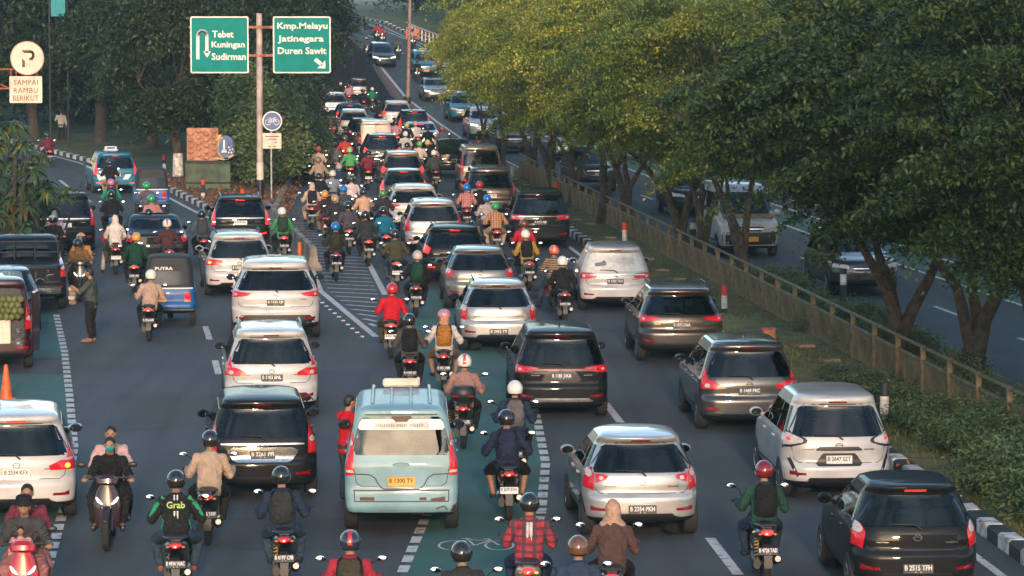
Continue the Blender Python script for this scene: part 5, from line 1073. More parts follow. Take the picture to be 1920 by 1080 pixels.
    def hb(m):
        m.tube([(-.36,.955,.985),(-.2,.99,1.0),(.2,.99,1.0),(.36,.955,.985)], .016, 8)
        for s in (-1,1): m.tube([(s*.37,.95,.985),(s*.24,.975,.992)], .023, 8); m.tube([(s*.22,1.0,1.0),(s*.36,1.01,.985)], .007, 5)
    M['handlebar'] = mk(hb)
    for s in (-1, 1): M['mirror', s] = mk(lambda m: (m.tube([(s*.21,1.0,1.01),(s*.25,1.0,1.13),(s*.33,.99,1.17)], .008, 6), m.ell((s*.36,.985,1.185), (.068,.022,.042), 14, 8)))
    M['mirror_glass'] = mk(lambda m: m.ell((0,0,0), (.060,.006,.036), 14, 6))
    M['headlight'] = mk(lambda m: [m.loft([((s*.07,1.098,.64),(.010,0,0),(0,0,.012)), ((s*.115,1.080,.675),(.025,0,0),(0,0,.018)), ((s*.15,1.050,.72),(.012,0,0),(0,0,.018))], 10) for s in (-1,1)])
    M['box'] = mk(lambda m: (m.loft([((0,-.30,.86),(.17,0,0),(0,.13,0)), ((0,-.31,.93),(.215,0,0),(0,.17,0)), ((0,-.31,1.05),(.215,0,0),(0,.17,0)), ((0,-.30,1.12),(.17,0,0),(0,.13,0))], 20)))
    M['box_lamp'] = mk(lambda m: [m.box((s*.13,-.485,.96), (.12,.03,.035), 0, None, .01) for s in (-1,1)])
    return M
SM = scooter_meshes(); BG = 'motor scooters in the traffic'
PLN = ['B 6197 CFB', 'B 4634 UKA', 'B 3475 TAW', 'B 6619 UZK', 'B 3021 PBM', 'B 4188 SJT', 'B 6723 BRL', 'B 3516 KHE', 'B 4470 TXN']
_bi = [0]
def scooter(label, loc, rot, col, lit=True, top_box=False, glow=None, txt=None, sc=1.0, front=False, small=False, pcol='K', pitch=0):
    _bi[0] += 1; t = thing('motor_scooter', label, 'motor scooter', loc, rot, BG); t.scale = (sc,)*3; t.rotation_euler[0] = pitch
    bm = col if not isinstance(col, tuple) else paint('bike%02d_%02d_%02d' % tuple(int(c*99) for c in col), col)
    for y in (0, 1.26): q = obj('wheel', SM['wheel'], RUB, t, (0,y,.28)); obj('rim', SM['rim'], DALU, q)
    obj('body', SM['body'], bm, t); obj('seat', SM['seat'], DARK, t); obj('tail_light', SM['tail_light'], (REDL if lit == 2 else REDM if lit else RED), t)
    obj('mudguard', SM['mudguard'], DARK, t); obj('exhaust', SM['exhaust'], DALU, t); obj('engine', SM['engine'], DARK, t); obj('fairing', SM['fairing'], bm, t); obj('handlebar', SM['handlebar'], DARK, t); obj('front_mudguard', SM['front_mudguard'], bm, t)
    for s in (-1, 1):
        mm = obj('mirror', SM['mirror', s], DARK, t); obj('mirror_glass', SM['mirror_glass'], MIRR, mm, (s*.36,.965,1.185), (R(-6),0,R(-s*4)))
    if not small:
        obj('fork', SM['fork'], DALU, t); obj('grab_rail', SM['grab_rail'], DALU, t); obj('shock_spring', SM['shock_spring'], mat('spring', (.5,.3,.03), .4) if _bi[0] % 3 == 0 else DALU, t)
        for s in (-1, 1): obj('indicator', SM['indicator'], AMB if glow == s else mat('lamp_orange_off', (.45,.14,.02), .2), t, (s*.10,-.325,.715))
    if front: obj('headlight', SM['headlight'], HEAD, t)
    else: obj('headlight', SM['headlight'], CLEAR, t)
    tx = txt if txt is not None else (None if small else PLN[_bi[0] % 9]); plate(t, tx, pcol if small else ('W' if _bi[0] % 5 == 0 else pcol), (0,-.405,.50), R(-22), 0, .27, .105)
    if top_box: o = obj('top_box', SM['box'], DARK, t); obj('box_lamp', SM['box_lamp'], RED, o)
    return t
RG = 'riders in the traffic'
def ride(desc, px, py, yaw, col, shirt, trousers, head=('helmet', (.02,.02,.02)), pose='ride', bag=None, pas=None, front=False, bike=None, sc=1.0, **k):
    """one scooter, its rider, an optional passenger and backpack"""
    p = G(px, py); a = R(yaw)+(math.pi if front else 0)
    kb = {q: k.pop(q) for q in ('lit','top_box','glow','txt','small','pcol') if q in k}
    x, y = p.x, p.y
    if front: x, y = p.x+1.26*math.sin(a), p.y-1.26*math.cos(a)
    h = (-math.sin(a)*1.26, math.cos(a)*1.26); z = gz(x, y); pt = math.atan2(gz(x+h[0], y+h[1])-z, 1.26); loc = (x, y, z+.008)
    ti = random.uniform(-.045, .045)
    b = scooter((bike or 'scooter carrying the person in')+' '+desc, loc, a, col, sc=sc, front=front, pitch=pt, **kb)
    r = person(('person in '+desc), loc, a, pose, shirt, trousers, head, sc=sc, face=front, group=RG, pitch=pt, **k); r.rotation_euler[1] = ti
    if bag: backpack('backpack on the rider in '+desc, loc, a, pose, bag, sc).rotation_euler[1] = ti
    if pas: person(pas[0], loc, a, 'back', pas[1], pas[2], pas[3], sc=sc, face=front, group=RG, pitch=pt, **(pas[4] if len(pas) > 4 else {}))
    return b, r
# ================================================================ THE TRAFFIC
WHT = paint('white', (.50,.485,.475)); SIL = paint('silver', (.50,.49,.48), .55, .3); BLK = paint('black', (.008,.009,.011), 0, .6, .4, .12); GRY = paint('grey', (.055,.055,.057), .4, .3); BRZ = paint('bronze', (.055,.044,.037), .4, .3)
NVY = paint('navy', (.012,.02,.032), 0, .5, .8, .2); DSL = paint('dark_silver', (.22,.215,.21), .5, .3); CRM = paint('cream', (.60,.50,.40)); TEAL = paint('angkot_teal', (.185,.335,.385), 0, .5, .25); TAXB = paint('taxi_blue', (.012,.14,.23), 0, .35, .6); MAR = paint('maroon', (.035,.008,.012)); BLU = paint('dark_blue', (.02,.045,.09)); BGE = paint('champagne', (.38,.30,.235), .5, .3); BAJ = paint('bajaj_blue', (.008,.10,.32), 0, .5, .2)
DKV = plastic('canopy', (.016,.018,.022), .7)
# --- right hand lanes
car('silver hatchback with brake lamps off behind the woman in beige headscarf', 1196, 1001, 'hatch', SIL, 4.0, ('B 2354 PKH','K'), 'duo', sz=1.0)
def sienta(t, s):
    m = MB(); s.line(m, 'rear', [(-s.W+.03, s.belt-.18), (-s.W+.10, .66), (-s.W+.2, .42), (-s.W+.4,.33), (s.W-.4,.33), (s.W-.2,.42), (s.W-.10, .66), (s.W-.03, s.belt-.18)], .05, .007); obj('black_frame', m.mesh('frame'), DARK, t)
    m = MB(); s.patch(m, 'rear', trap(.36, s.belt-.20, .32, s.belt-.14, .02), .02, 8, 3); obj('handle_trim', m.mesh('trim'), DARK, t)
    for sg in (-1, 1):
        m = MB(); P = [(sg*(s.W-.01), s.belt-.19), (sg*(s.W-.38), s.belt-.07), (sg*(s.W-.34), s.belt-.01), (sg*(s.W-.03), s.belt+.10)]; s.patch(m, 'rear', P, .009, 8, 8); obj('lamp_surround', m.mesh('surround'), DARK, t)
car('white rounded people carrier with dark lamp surrounds beside the hedge', 1561, 930, 'mini', WHT, 3.5, ('B 2647 SZT','W'), 'pod', extra=sienta, fin=False, zp=.66)
car('black hatchback with lit roof brake lamp at the lower right corner', 1706, 1116, 'hatch', BLK, 3.0, ('B 2515 TFH','K'), 'claw', centre=True)
def mobi(t, s): m = MB(); s.patch(m, 'rear', [(-s.W+.1, s.zb+.10), (s.W-.1, s.zb+.10), (s.W-.14, s.zb+.125), (-s.W+.14, s.zb+.125)], .014, 12, 2); obj('chrome_strip', m.mesh('strip'), CHROME, t)
car('dark grey people carrier left of the square terracotta block', 1396, 803, 'mpv', GRY, 3.5, ('B 1449 PRC','K'), 'elle', fin=True, extra=mobi)
def veloz(t, s):
    m = MB(); s.patch(m, 'rear', trap(s.W-.1, s.belt-.10, s.W-.1, s.belt-.065, .01), .014, 16, 2); obj('light_bar', m.mesh('bar'), RED, t); m = MB(); s.patch(m, 'rear', trap(s.W-.28, .33, s.W-.34, .40, .03), .016, 14, 3); obj('skid_plate', m.mesh('skid'), ALU, t)
car('black people carrier with full width red light bar and silver skid strip', 1049, 779, 'mpv', BLK, 2.5, ('B 1181 DKA','K'), 'slim', lit=True, fin=True, extra=veloz, zp=.80)
car('bronze crossover with roof rails beside the black white red post', 1272, 676, 'suv', BRZ, 3.0, ('B 1873 DNA','K'), 'slim', rails='k', bumpk=True, mirror=BRZ)
def wrap(t, s):
    m = MB(); s.patch(m, 'rear', [(-.50, s.belt+.13), (-.22, s.belt+.15), (-.22, s.belt+.24), (-.28, s.belt+.29), (-.34, s.belt+.24), (-.50, s.belt+.21)], .012, 6, 6); obj('window_sticker', m.mesh('sticker'), mat('grey_print', (.14,.15,.15), .5), t)
    m = MB(); 
    for k in range(5): s.patch(m, 'rear', [(.0+.02*k, s.belt+.33-.035*k), (.46, s.belt+.33-.035*k), (.46, s.belt+.34-.035*k), (.0+.02*k, s.belt+.34-.035*k)], .011, 6, 1)
    obj('window_print', m.mesh('print'), mat('grey_print2', (.35,.34,.33), .5), t)
    m = MB(); s.patch(m, 'side', [(1.2,.42),(2.3,.42),(2.5,.9),(1.5,.95)], .006, 8, 6, 0, -1); obj('door_sticker', m.mesh('sticker'), mat('pink_print', (.45,.06,.12), .5, col2=(.6,.35,.35), nscale=9), t)
car('white people carrier with white covered rear window and stickers', 1151, 580, 'mpv', WHT, 1.5, ('B 1203 TKU','K'), 'wide', lit=True, chrome=True, extra=wrap, glass=mat('window_film', (.62,.60,.57), .35, 0, .5, .08))
car('silver hatchback with roof rails behind the rider in orange headscarf', 933, 656, 'hatch', SIL, 3.0, ('B 2492 TY','K'), 'claw', rails='k', sz=1.02, mirror=DARK)
car('grey brown hatchback ahead of the silver one with roof rails', 898, 577, 'hatch', DSL, 3.5, None, 'wrap', sz=1.03)
car('black hatchback with pale sticker on its rear window', 851, 530, 'suv', BLK, 4.0, None, 'wrap', lit=2, sz=.97, rails='k')
car('old silver people carrier with tall red lamps and pale reflections', 812, 474, 'mpv', SIL, 4.0, ('B 1640 KMS','K'), 'col', lit=True)
car('white crossover with slim red lamps ahead of the silver carrier', 776, 437, 'suv', WHT, 4.5, None, 'slim', lit=True, mirror=WHT)
car('big black people carrier with wide chrome strip beside the grass', 1011, 464, 'innova', BLK, 2.5, ('B 1717 TJE','K'), 'wide', lit=True, chrome=True)
car('bronze grey people carrier in front of the big black one', 918, 410, 'innova', BRZ, 3.5, ('B 2007 SBA','W'), 'col', lit=True)
car('champagne boxy car ahead of the bronze grey carrier', 900, 362, 'box', BGE, 4.0, None, 'tall', lit=True)
car('dark grey hatchback ahead of the white crossover', 757, 398, 'hatch', GRY, 4.5, None, 'tall', lit=2, sz=1.05)
car('champagne people carrier with lit red lamps at mid queue', 754, 362, 'mpv', BGE, 5, None, 'wrap', lit=2)
car('dark blue people carrier with bronze tail beside maroon rider', 716, 322, 'mpv', NVY, 5, ('B 1922 PZA','W'), 'wrap', lit=2, centre=True)
car('plain cream panel van in the far queue', 704, 302, 'box', CRM, 5, None, 'tall', win=.02, wiper=False, badge=False)
car('black car half hidden left of the cream van', 684, 283, 'mpv', BLK, 6, None, 'wrap')
car('white crossover in the far queue left of the dark riders', 663, 262, 'suv', WHT, 6, None, 'wrap')
car('black sedan with lit lamps in the far queue', 657, 240, 'sedan', BLK, 6, None, 'wrap', lit=2)
car('pale gold crossover at the left of the far queue', 626, 222, 'suv', SIL, 7, None, 'wrap')
car('dark silver crossover leading the far queue', 677, 187, 'suv', DSL, 7, ('B 1004 RFW','W'), 'claw', lit=2)
car('white people carrier beside the low dark wall', 744, 241, 'mpv', WHT, 6, None, 'wrap', lit=2)
car('navy people carrier right of the white one by the wall', 776, 262, 'mpv', NVY, 6, None, 'tall', lit=2)
car('pale blue silver sedan behind the navy people carrier', 790, 283, 'sedan', SIL, 6, None, 'wrap', lit=2)
pk = car('black pickup with dark leafy load in its bed', 852, 332, 'pick', BLK, 4.5, ('B 9083 SAF','W'), 'tall', name='pickup_truck', cat='pickup truck', sz=.88)
shrub(S_H[0], pk.location.x-.1, pk.location.y-.1, 'dark leafy plant riding in the bed of the black pickup', LF_C, .5, 0, None, 'potted_plant', 'plant', 1.0)
# --- left hand road
def luxio(t, s): m = MB(); s.patch(m, 'rear', trap(.50, .62, .56, .86, .10), .010, 12, 6); obj('plate_panel', m.mesh('panel'), CHROME, t); m = MB(); s.patch(m, 'rear', trap(s.W-.2, s.belt-.10, s.W-.2, s.belt-.075, .01), .016, 14, 2); obj('chrome_strip', m.mesh('strip'), CHROME, t)
car('black van with chrome plate panel behind the rider in beige', 491, 927, 'mpv', BLK, 5.5, ('B 2261 PFI','K'), 'tall', lit=True, extra=luxio, zp=.74, sz=.97, mirror=DARK)
car('white crossover with L shaped red lamps ahead of the black van', 508, 778, 'mpv', WHT, 5.5, ('B 1103 BNL','K'), 'elle', lit=True, bumpk=True, rails=True, mirror=DARK)
car('large white luxury crossover ahead of the one with L shaped lamps', 517, 632, 'xsuv', WHT, 4.0, ('B 1330 PJF','K'), 'slim', lit=True, bumpk=True, mirror=DARK)
car('white people carrier beside the blue three wheeler', 447, 553, 'mpv', WHT, 7.5, ('B 1250 KRZ','K'), 'wide', lit=True, two=-1, rails='k')
car('black estate car with tall red lamps and roof rails by the barriers', 450, 465, 'suv', BLK, 6, ('B 1538 SJK','W'), 'col', lit=2, rails=True, chrome=True)
car('white people carrier cut by the left edge with lit amber lamp', 32, 969, 'mpv', WHT, 8.0, ('B 2534 KFX','W'), 'elle', lit=True, two=1, centre=True, mirror=CHROME)
def taxi_d(t, s): 
    m = MB(); s.patch(m, 'rear', [(-.75,.64),(-.35,.64),(-.6,.85),(-.8,.88)], .008, 6, 4); s.patch(m, 'rear', [(.28,.62),(.5,.62),(.66,.84),(.4,.84)], .008, 6, 4); obj('livery', m.mesh('livery'), SGW, t)
car('light blue taxi with white roof sign turning onto the left road', 214, 362, 'innova', TAXB, 12, ('B 1468 UJA','Y'), 'tall', lit=2, two=1, taxi=True, cat='taxi', name='taxi', extra=taxi_d, group='blue taxis', sz=.93)
car('black sedan with pale reflections behind the rider in pink', 292, 497, 'sedan', BLK, 9, None, 'wrap')
car('black people carrier with white plate beside the garden plant', 121, 470, 'innova', BLK, 9, ('','W'), 'col', lit=True, two=1, chrome=True, centre=True)
def bars(t, s):
    m = MB()
    for x in (-.78,-.3,.2,.78): m.tube([(x,.25,1.15),(x,.25,1.66)], .03, 8)
    m.tube([(-.8,.25,1.66),(.8,.25,1.66)], .03, 8); m.tube([(-.8,.25,1.40),(.8,.25,1.40)], .02, 8); obj('load_rack', m.mesh('rack'), DARK, t); m = MB(); s.patch(m, 'rear', trap(.80, .46, .80, .62, .03), .02, 12, 3); obj('step_bumper', m.mesh('step'), CHROME, t)
car('black pickup truck with load rack parked on the green lane', 52, 580, 'pick', BLK, 9, None, 'tall', lit=True, name='pickup_truck', cat='pickup truck', extra=bars)
car('dark blue car mostly hidden behind the maroon van', 8, 622, 'hatch', BLU, 9, None, 'wrap', lit=True)
def openvan(t, s):
    m = MB(); s.patch(m, 'rear', trap(s.W-.16, .62, s.W-.26, s.wtop, .06), .004, 10, 10); obj('cargo_dark_patch', m.mesh('opening_dark'), KP, t)  # dark patch on the closed body stands in for the shaded interior
    m = MB(); m.box((0,0,0), (.05,.62,1.25), 0, None, .03); obj('open_door', m.mesh('door'), MAR, t, (s.W+.05, -s.ro-.16, 1.05), (0,0,R(-14)))
    for z, r in ((.70,.07),(.92,.11)):
        m = MB(); m.lathe([(r,-.02),(r,.03),(r*.85,.02),(r*.4,-.03),(0,-.01)][::-1], 18, 0, 'y'); obj('loudspeaker', m.mesh('speaker'), ALU, t, (.52, -s.ro+.02, 1.52-z))
    m = MB(); m.box((.1,-s.ro-.02,.82), (.55,.06,.5), 0, None, .02); obj('white_board', m.mesh('board'), SGP, t)
vt = car('maroon van with open back selling coconuts by the orange cone', -14, 690, 'box', MAR, 9, None, 'tall', lit=True, name='van', cat='van', win=.02, badge=False, wiper=False, extra=openvan, group='street vendor vehicles')
CO = paint('coconut', (.10,.115,.03), 0, .6, .1); CM = mk(lambda m: m.loft([((0,0,-.115),(.03,0,0),(0,.03,0)),((0,0,-.085),(.08,0,0),(0,.08,0)),((0,0,0),(.105,0,0),(0,.10,0)),((0,0,.08),(.075,0,0),(0,.075,0)),((0,0,.12),(.02,0,0),(0,.02,0))], 14), name='coconut')
rot = Matrix.Rotation(R(9), 3, 'Z'); g = np.random.default_rng(9)
for r_ in range(4):
    for c_ in range(5):
        l = rot @ Vector((.05+.12*c_+(.055 if r_ % 2 else 0), -.75-.05+.05*r_+g.normal()*.015, 1.10+.118*r_)); o = obj('coconut', CM, CO, None, scale=.72, loc=(vt.location.x+l.x, vt.location.y+l.y, l.z+.05), rot=(g.normal()*.6, g.normal()*.6, 0)); tag(o, 'green young coconut in the pile at the open back of the maroon van', 'coconut', 'coconuts piled in the van')
# --- the teal minibus
def angkot(t, s):
    for sg in (-1, 1):
        m = MB(); s.patch(m, 'rear', [(sg*(s.W-.005), s.belt-.24), (sg*(s.W-.13), s.belt-.24), (sg*(s.W-.115), s.belt-.20), (sg*(s.W-.005), s.belt-.20)], .014, 5, 2); obj('reverse_lamp', m.mesh('lamp'), CLEAR, t)
    m = MB(); s.patch(m, 'rear', trap(s.W-.19, s.wtop-.19, s.W-.22, s.wtop-.04, .03), .010, 14, 4); st = obj('sun_strip', m.mesh('strip'), mat('sun_strip', (.30,.46,.50), .35, col2=(.55,.60,.58), nscale=1.5), t)
    m = MB(); s.patch(m, 'rear', trap(.40, s.wtop-.18, .40, s.wtop-.075, .01), .013, 12, 3); obj('strip_label', m.mesh('label'), mat('strip_label', (.50,.50,.47), .5), st)
    for k, (u, wd) in enumerate(((-.22,.26),(.02,.16),(.24,.22))):
        m = MB()
        for j in range(int(wd/.026)): z = s.wtop-.13; x = u-wd/2+.026*j; y = s.rear(x, z)-.015; m.box((x, y, z+(.004 if j % 3 else -.004)), (.013, .004, .038 if j % 2 else .05))
        obj('worn_print', m.mesh('print', 1, False), mat('worn_print', (.20,.21,.21), .6), st)
    m = MB(); s.patch(m, 'rear', trap(.10, s.wtop-.075, .16, s.wtop+.005, .02), .016, 8, 3); obj('brake_lamp_housing', m.mesh('housing'), BRN, t)
    m = MB(); z0 = .70; s.line(m, 'rear', [(-s.W+.13, s.belt-.26), (-.46, s.belt-.27), (-.38, s.belt-.32), (-.33, z0+.03), (-.26, z0-.03), (.26, z0-.03), (.33, z0+.03), (.38, s.belt-.32), (.46, s.belt-.27), (s.W-.13, s.belt-.26)], .016, .006); s.line(m, 'rear', [(-s.W+.01, s.bump+.03), (s.W-.01, s.bump+.03)], .018, .006); s.line(m, 'rear', [(-s.W+.14, s.bump+.03), (-s.W+.14, s.bump-.13), (s.W-.14, s.bump-.13), (s.W-.14, s.bump+.03)], .014, .006); obj('panel_gap', m.mesh('gap'), BLACK_T, t)
    m = MB(); s.patch(m, 'rear', [(-.60,.505),(-.39,.505),(-.39,.555),(-.60,.555)], .010, 5, 2); s.patch(m, 'rear', [(.26,.51),(.36,.51),(.36,.55),(.26,.55)], .010, 5, 2); s.patch(m, 'rear', [(.42,.50),(.63,.50),(.63,.56),(.42,.55)], .010, 5, 2); obj('reflector_slot', m.mesh('slot'), BRN, t)
    m = MB(); s.line(m, 'rear', [(.44,.30),(.50,.38),(.62,.42),(.66,.36)], .02, .006); s.line(m, 'rear', [(.30,.32),(.36,.36)], .014, .006); s.patch(m, 'rear', [(.70,.30),(.79,.30),(.80,.47),(.74,.44)], .006, 4, 4); obj('rust_dent', m.mesh('dent'), BRN, t)
    for x in (-.42,-.14,.14,.42): 
        m = MB(); m.box((x, s.L*.42-s.ro, s.H+.012), (.05, s.L*.55, .035), 0, None, .012); obj('roof_rib', m.mesh('rib'), TEAL, t)
    m = MB(); m.box((0,s.L-s.ro-1.35,s.H+.07), (.56,.10,.13), 0, None, .03); o = obj('route_board', m.mesh('board'), SGP, t)
    m = MB(); m.loft([((0,-.0,0),(.13,0,0),(0,0,.035)),((0,-.012,0),(.12,0,0),(0,0,.03))], 20); obj('oval_badge', m.mesh('badge'), paint('teal_badge', (.17,.31,.32)), t, (0, s.rear(0, s.belt-.13)-.004, s.belt-.13))
car('battered teal minibus with yellow plate in the middle of the road', 753, 990, 'van', TEAL, 1.8, ('B 1300 TV','Y'), 'col', lit=True, badge=False, refl=False, extra=angkot, name='minibus', cat='minibus', zp=.78, wiper=False, group='public minibuses', mirror=DARK, rec=TEAL, btm=TEAL)
# --- blue three wheelers
BJ = Shape(2.7,.62,1.66, .45,1.95,.24, .34,.50,.92,1.42,.14,.0,.08,.9,.5,.8, cr=.14, bow=.02, dark=.90)
def bajaj(label, px, py, yaw, word=None):
    t = place_car('three_wheeler', label, 'three wheeler', px, py, yaw, False, 1.95, 'blue three wheelers'); s = BJ
    obj('body', cm('bjb', s.body), [DKV, BAJ], t)
    obj('rear_window', cm('bjw', lambda: mk(lambda m: s.patch(m, 'rear', trap(.40,.98,.40,1.30,.04), .006, 8, 6))), GLASS, t)
    obj('waist_rail', cm('bjr', lambda: mk(lambda m: s.patch(m, 'rear', trap(.56,.885,.56,.915,.01), .018, 10, 2))), SGW, t)
    obj('bumper', cm('bjp', lambda: mk(lambda m: m.box((0,-.45,.40), (1.2,.07,.06), 0, None, .02))), DALU, t)
    for sg in (-1, 1):
        obj('tail_light', cm(('bjt', sg), lambda: mk(lambda m: s.patch(m, 'rear', [(sg*.36,.58),(sg*.50,.58),(sg*.50,.80),(sg*.36,.80)], .016, 4, 5))), REDM, t); q = obj('wheel', cm('bjwh', lambda: wheel_mesh(.24,.14)[0]), RUB, t, (sg*.54,0,.24)); obj('rim', cm('bjwr', lambda: wheel_mesh(.24,.14)[1]), [ALU, DARK], q)
        obj('side_dark_patch', cm(('bjs', sg), lambda: mk(lambda m: s.patch(m, 'side', [(.5,.95),(1.5,.95),(1.4,1.40),(.55,1.40)], .005, 8, 5, 0, sg))), KP, t)  # black patch paints the dark inside onto the closed side
    q = obj('wheel', cm('bjwh', lambda: 0), RUB, t, (0,1.95,.24)); obj('rim', cm('bjwr', lambda: 0), [ALU, DARK], q)
    plate(t, 'B 2817 QK', 'Y', (-.22, s.rear(-.2,.64)-.02, .64), 0, 0, .30, .11)
    if word: letters(word, t, SGW, .42, .075, (-.12, s.rear(-.1,1.36)-.012, 1.36), FACE_S, bold=.003)
bajaj('blue three wheeler with PUTRA on its dark canopy', 318, 610, 5, 'PUTRA')
bajaj('dark topped blue three wheeler beside the light blue taxi', 285, 402, 8)
# --- oncoming cars
car('dark grey crossover facing the camera beneath the dark trees', 1612, 552, 'suv', GRY, 6, front=True, sz=1.0)
car('white minibus with yellow plate behind the thick trunks', 1398, 480, 'box', WHT, 7, front='Y', sz=1.1, extra=lambda t, s: obj('front_bumper', mk(lambda m: s.patch(m, 'front', trap(s.W-.06, s.zb+.02, s.W-.06, s.zb+.40, .05), .007, 16, 5)), DARK, t), name='minibus', cat='minibus')
car('dark oncoming car with blue windscreen behind the median trunks', 1112, 358, 'pick', NVY, 6, front=True, sz=.95)
car('black oncoming car between the orange lit trunks', 1300, 405, 'mpv', BLK, 6, front=True)
car('silver oncoming car behind the far end of the fence', 1062, 300, 'mpv', SIL, 6, front=True)
car('dark oncoming car beside the white one near the fence end', 962, 287, 'mpv', NVY, 6, front=True)
car('white oncoming people carrier behind the thin tree stem', 908, 262, 'mpv', WHT, 7, front=2)
car('light blue oncoming taxi nearest to the white people carrier', 869, 228, 'mpv', TAXB, 7, front='Y', taxi=True, name='taxi', cat='taxi', group='blue taxis')
car('grey oncoming sedan with lit headlamps right of the lamp post', 819, 190, 'sedan', DSL, 7, front=2)
car('light blue oncoming taxi farthest up the raised road', 797, 143, 'mpv', TAXB, 7, front='Y', taxi=True, name='taxi', cat='taxi', group='blue taxis')
car('black oncoming people carrier at the top of the far road', 719, 126, 'mpv', NVY, 8, front=2)
# --- scooters and riders, nearest first
def pat(key, c1, c2, c3, sx, sz, w1=.5):
    m = mat(key, c1, .9, bump=.4, bscale=16, dist=.02); n = m.node_tree; b = n.nodes['Principled BSDF']; tc = [q for q in n.nodes if q.type == 'TEX_COORD'][0]; src = None
    base = b.inputs['Base Color'].links[0].from_socket
    for ax, sc, c in (('X', sx, c2), ('Z', sz, c3)):
        if not sc: continue
        wv = n.nodes.new('ShaderNodeTexWave'); wv.bands_direction = ax; wv.inputs['Scale'].default_value = sc; n.links.new(tc.outputs['Object'], wv.inputs[0])
        gt = n.nodes.new('ShaderNodeMath'); gt.operation = 'GREATER_THAN'; gt.inputs[1].default_value = w1; n.links.new(wv.outputs[1], gt.inputs[0])
        mu = n.nodes.new('ShaderNodeMath'); mu.operation = 'MULTIPLY'; mu.inputs[1].default_value = .8; n.links.new(gt.outputs[0], mu.inputs[0])
        mx = n.nodes.new('ShaderNodeMix'); mx.data_type = 'RGBA'; n.links.new(mu.outputs[0], mx.inputs[0]); n.links.new(base, mx.inputs[6]); mx.inputs[7].default_value = (*c, 1); base = mx.outputs[2]
    n.links.new(base, b.inputs['Base Color']); return m
BLKC, NAVY, GRYC, WHC, JEAN, BEI, OLV, KHA = (.018,.019,.021), (.02,.035,.065), (.13,.135,.14), (.6,.57,.54), (.035,.06,.09), (.40,.30,.22), (.06,.055,.03), (.18,.14,.09)
GRN1 = (.03,.20,.08); H_K = ('helmet', (.015,.016,.018)); RED1 = (.45,.02,.03); PINK = (.5,.30,.30)
BLUH, WHH, GRH, ORH = ('helmet', (.01,.14,.45)), ('helmet', (.68,.65,.6)), ('helmet', (.02,.30,.08)), ('helmet', (.6,.25,.03))
b, r = ride('black and green jacket with Grab lettering and blue jeans', 331, 1122, 4, (.012,.012,.014), BLKC, JEAN, H_K, 'low', shoe=(.25,.10,.08), txt='B 4934 WAC')
J = POSES['low']['J']; ch = Vector(J['chest']); GJ = mat('jacket_green', (.01,.25,.12), .7); 
letters('Grab', r, mat('lime_print', (.35,.5,.12), .6), .24, .09, (0, ch.y-.163, ch.z+.10), (R(78),0,0), bold=.002)
m = MB(); 
for x in (-.018, .022): m.tube([(x, ch.y-.163, ch.z+.02), (x, ch.y-.170, ch.z-.10), (x, ch.y-.175, ch.z-.26)], .011, 5); m.tube([(x, ch.y-.09, ch.z+.22), (x, ch.y-.135, ch.z+.16)], .010, 5)
obj('jacket_stripe', m.mesh('stripe'), WHC and SGW, r); m = MB()
for s in (-1, 1): e = Vector(J['elR']); sh = Vector(J['shR']); m.tube([(s*sh.x*.9, sh.y-.03, sh.z+.055), (s*(sh.x+e.x)/2*1.02, (sh.y+e.y)/2-.03, (sh.z+e.z)/2+.055), (s*e.x*1.02, e.y-.02, e.z+.04)], [.04,.045,.035], 8); m.tube([(s*.135, ch.y-.06, ch.z-.02), (s*.15, ch.y-.08, ch.z-.24)], [.03,.05], 8)
obj('jacket_panel', m.mesh('panel'), GJ, r)
ride('beige jacket and black helmet behind the black van', 390, 1024, 4, (.02,.02,.022), BEI, BLKC, H_K, txt='B 3475 TAW')
ride('blue jacket with dark backpack at the bottom centre left', 534, 1110, 3, (.016,.016,.018), NAVY, JEAN, H_K, 'ride', (.03,.034,.035), txt='B 6197 CFB')
ride('red hooded jacket at the bottom edge', 655, 1264, 1, (.02,.02,.022), (.33,.03,.05), BLKC, ('helmet', (.02,.03,.05)), 'ride', (.05,.05,.035), stripe=(.45,.03,.03))
ride('dark jacket at the bottom edge on the green lane', 876, 1290, 1, (.02,.02,.022), (.03,.035,.04), BLKC, H_K, 'ride')
b, r = ride('red and white checked jacket below the bicycle symbol', 990, 1174, 0, (.42,.40,.37), pat('plaid_red', (.36,.03,.045), (.03,.035,.05), (.05,.03,.04), 2.3, 3.4, .72), NAVY, H_K, 'ride', lit=2, glow=1)
m = MB(); J = POSES['ride']['J']; ch = Vector(J['chest']); m.tube([(-.022, ch.y-.075, ch.z+.16), (-.022, ch.y-.125, ch.z+.08), (-.022, ch.y-.136, ch.z-.02), (-.022, ch.y-.145, ch.z-.28)], .02, 6); m.tube([(.022, ch.y-.075, ch.z+.16), (.022, ch.y-.125, ch.z+.08), (.022, ch.y-.136, ch.z-.02), (.022, ch.y-.145, ch.z-.28)], .02, 6); obj('jacket_stripe', m.mesh('stripe'), mat('stripe_white', (.55,.52,.5), .8), r)
ride('brown jacket and long beige headscarf behind the silver hatchback', 1146, 1187, 0, (.018,.018,.02), (.085,.05,.045), BLKC, ('hijab', (.42,.27,.20)), 'ride', lit=2)
ride('navy and beige jacket with brown helmet at the bottom edge', 1086, 1277, 1, (.016,.016,.018), (.03,.05,.09), BLKC, ('helmet', (.13,.06,.035)), 'ride')
ride('dark green and beige jacket with dark red helmet', 1434, 1096, 2, (.02,.02,.022), (.02,.06,.045), NAVY, ('helmet', (.16,.01,.015)), 'ride', (.014,.015,.017), lit=2, txt='B 4728 TAD')
ride('navy jacket with red sleeves and shorts on the green lane', 954, 976, 1, (.016,.016,.018), (.02,.028,.06), BLKC, H_K, 'low', (.018,.024,.06), longt=0, txt='B 3679 EVW')
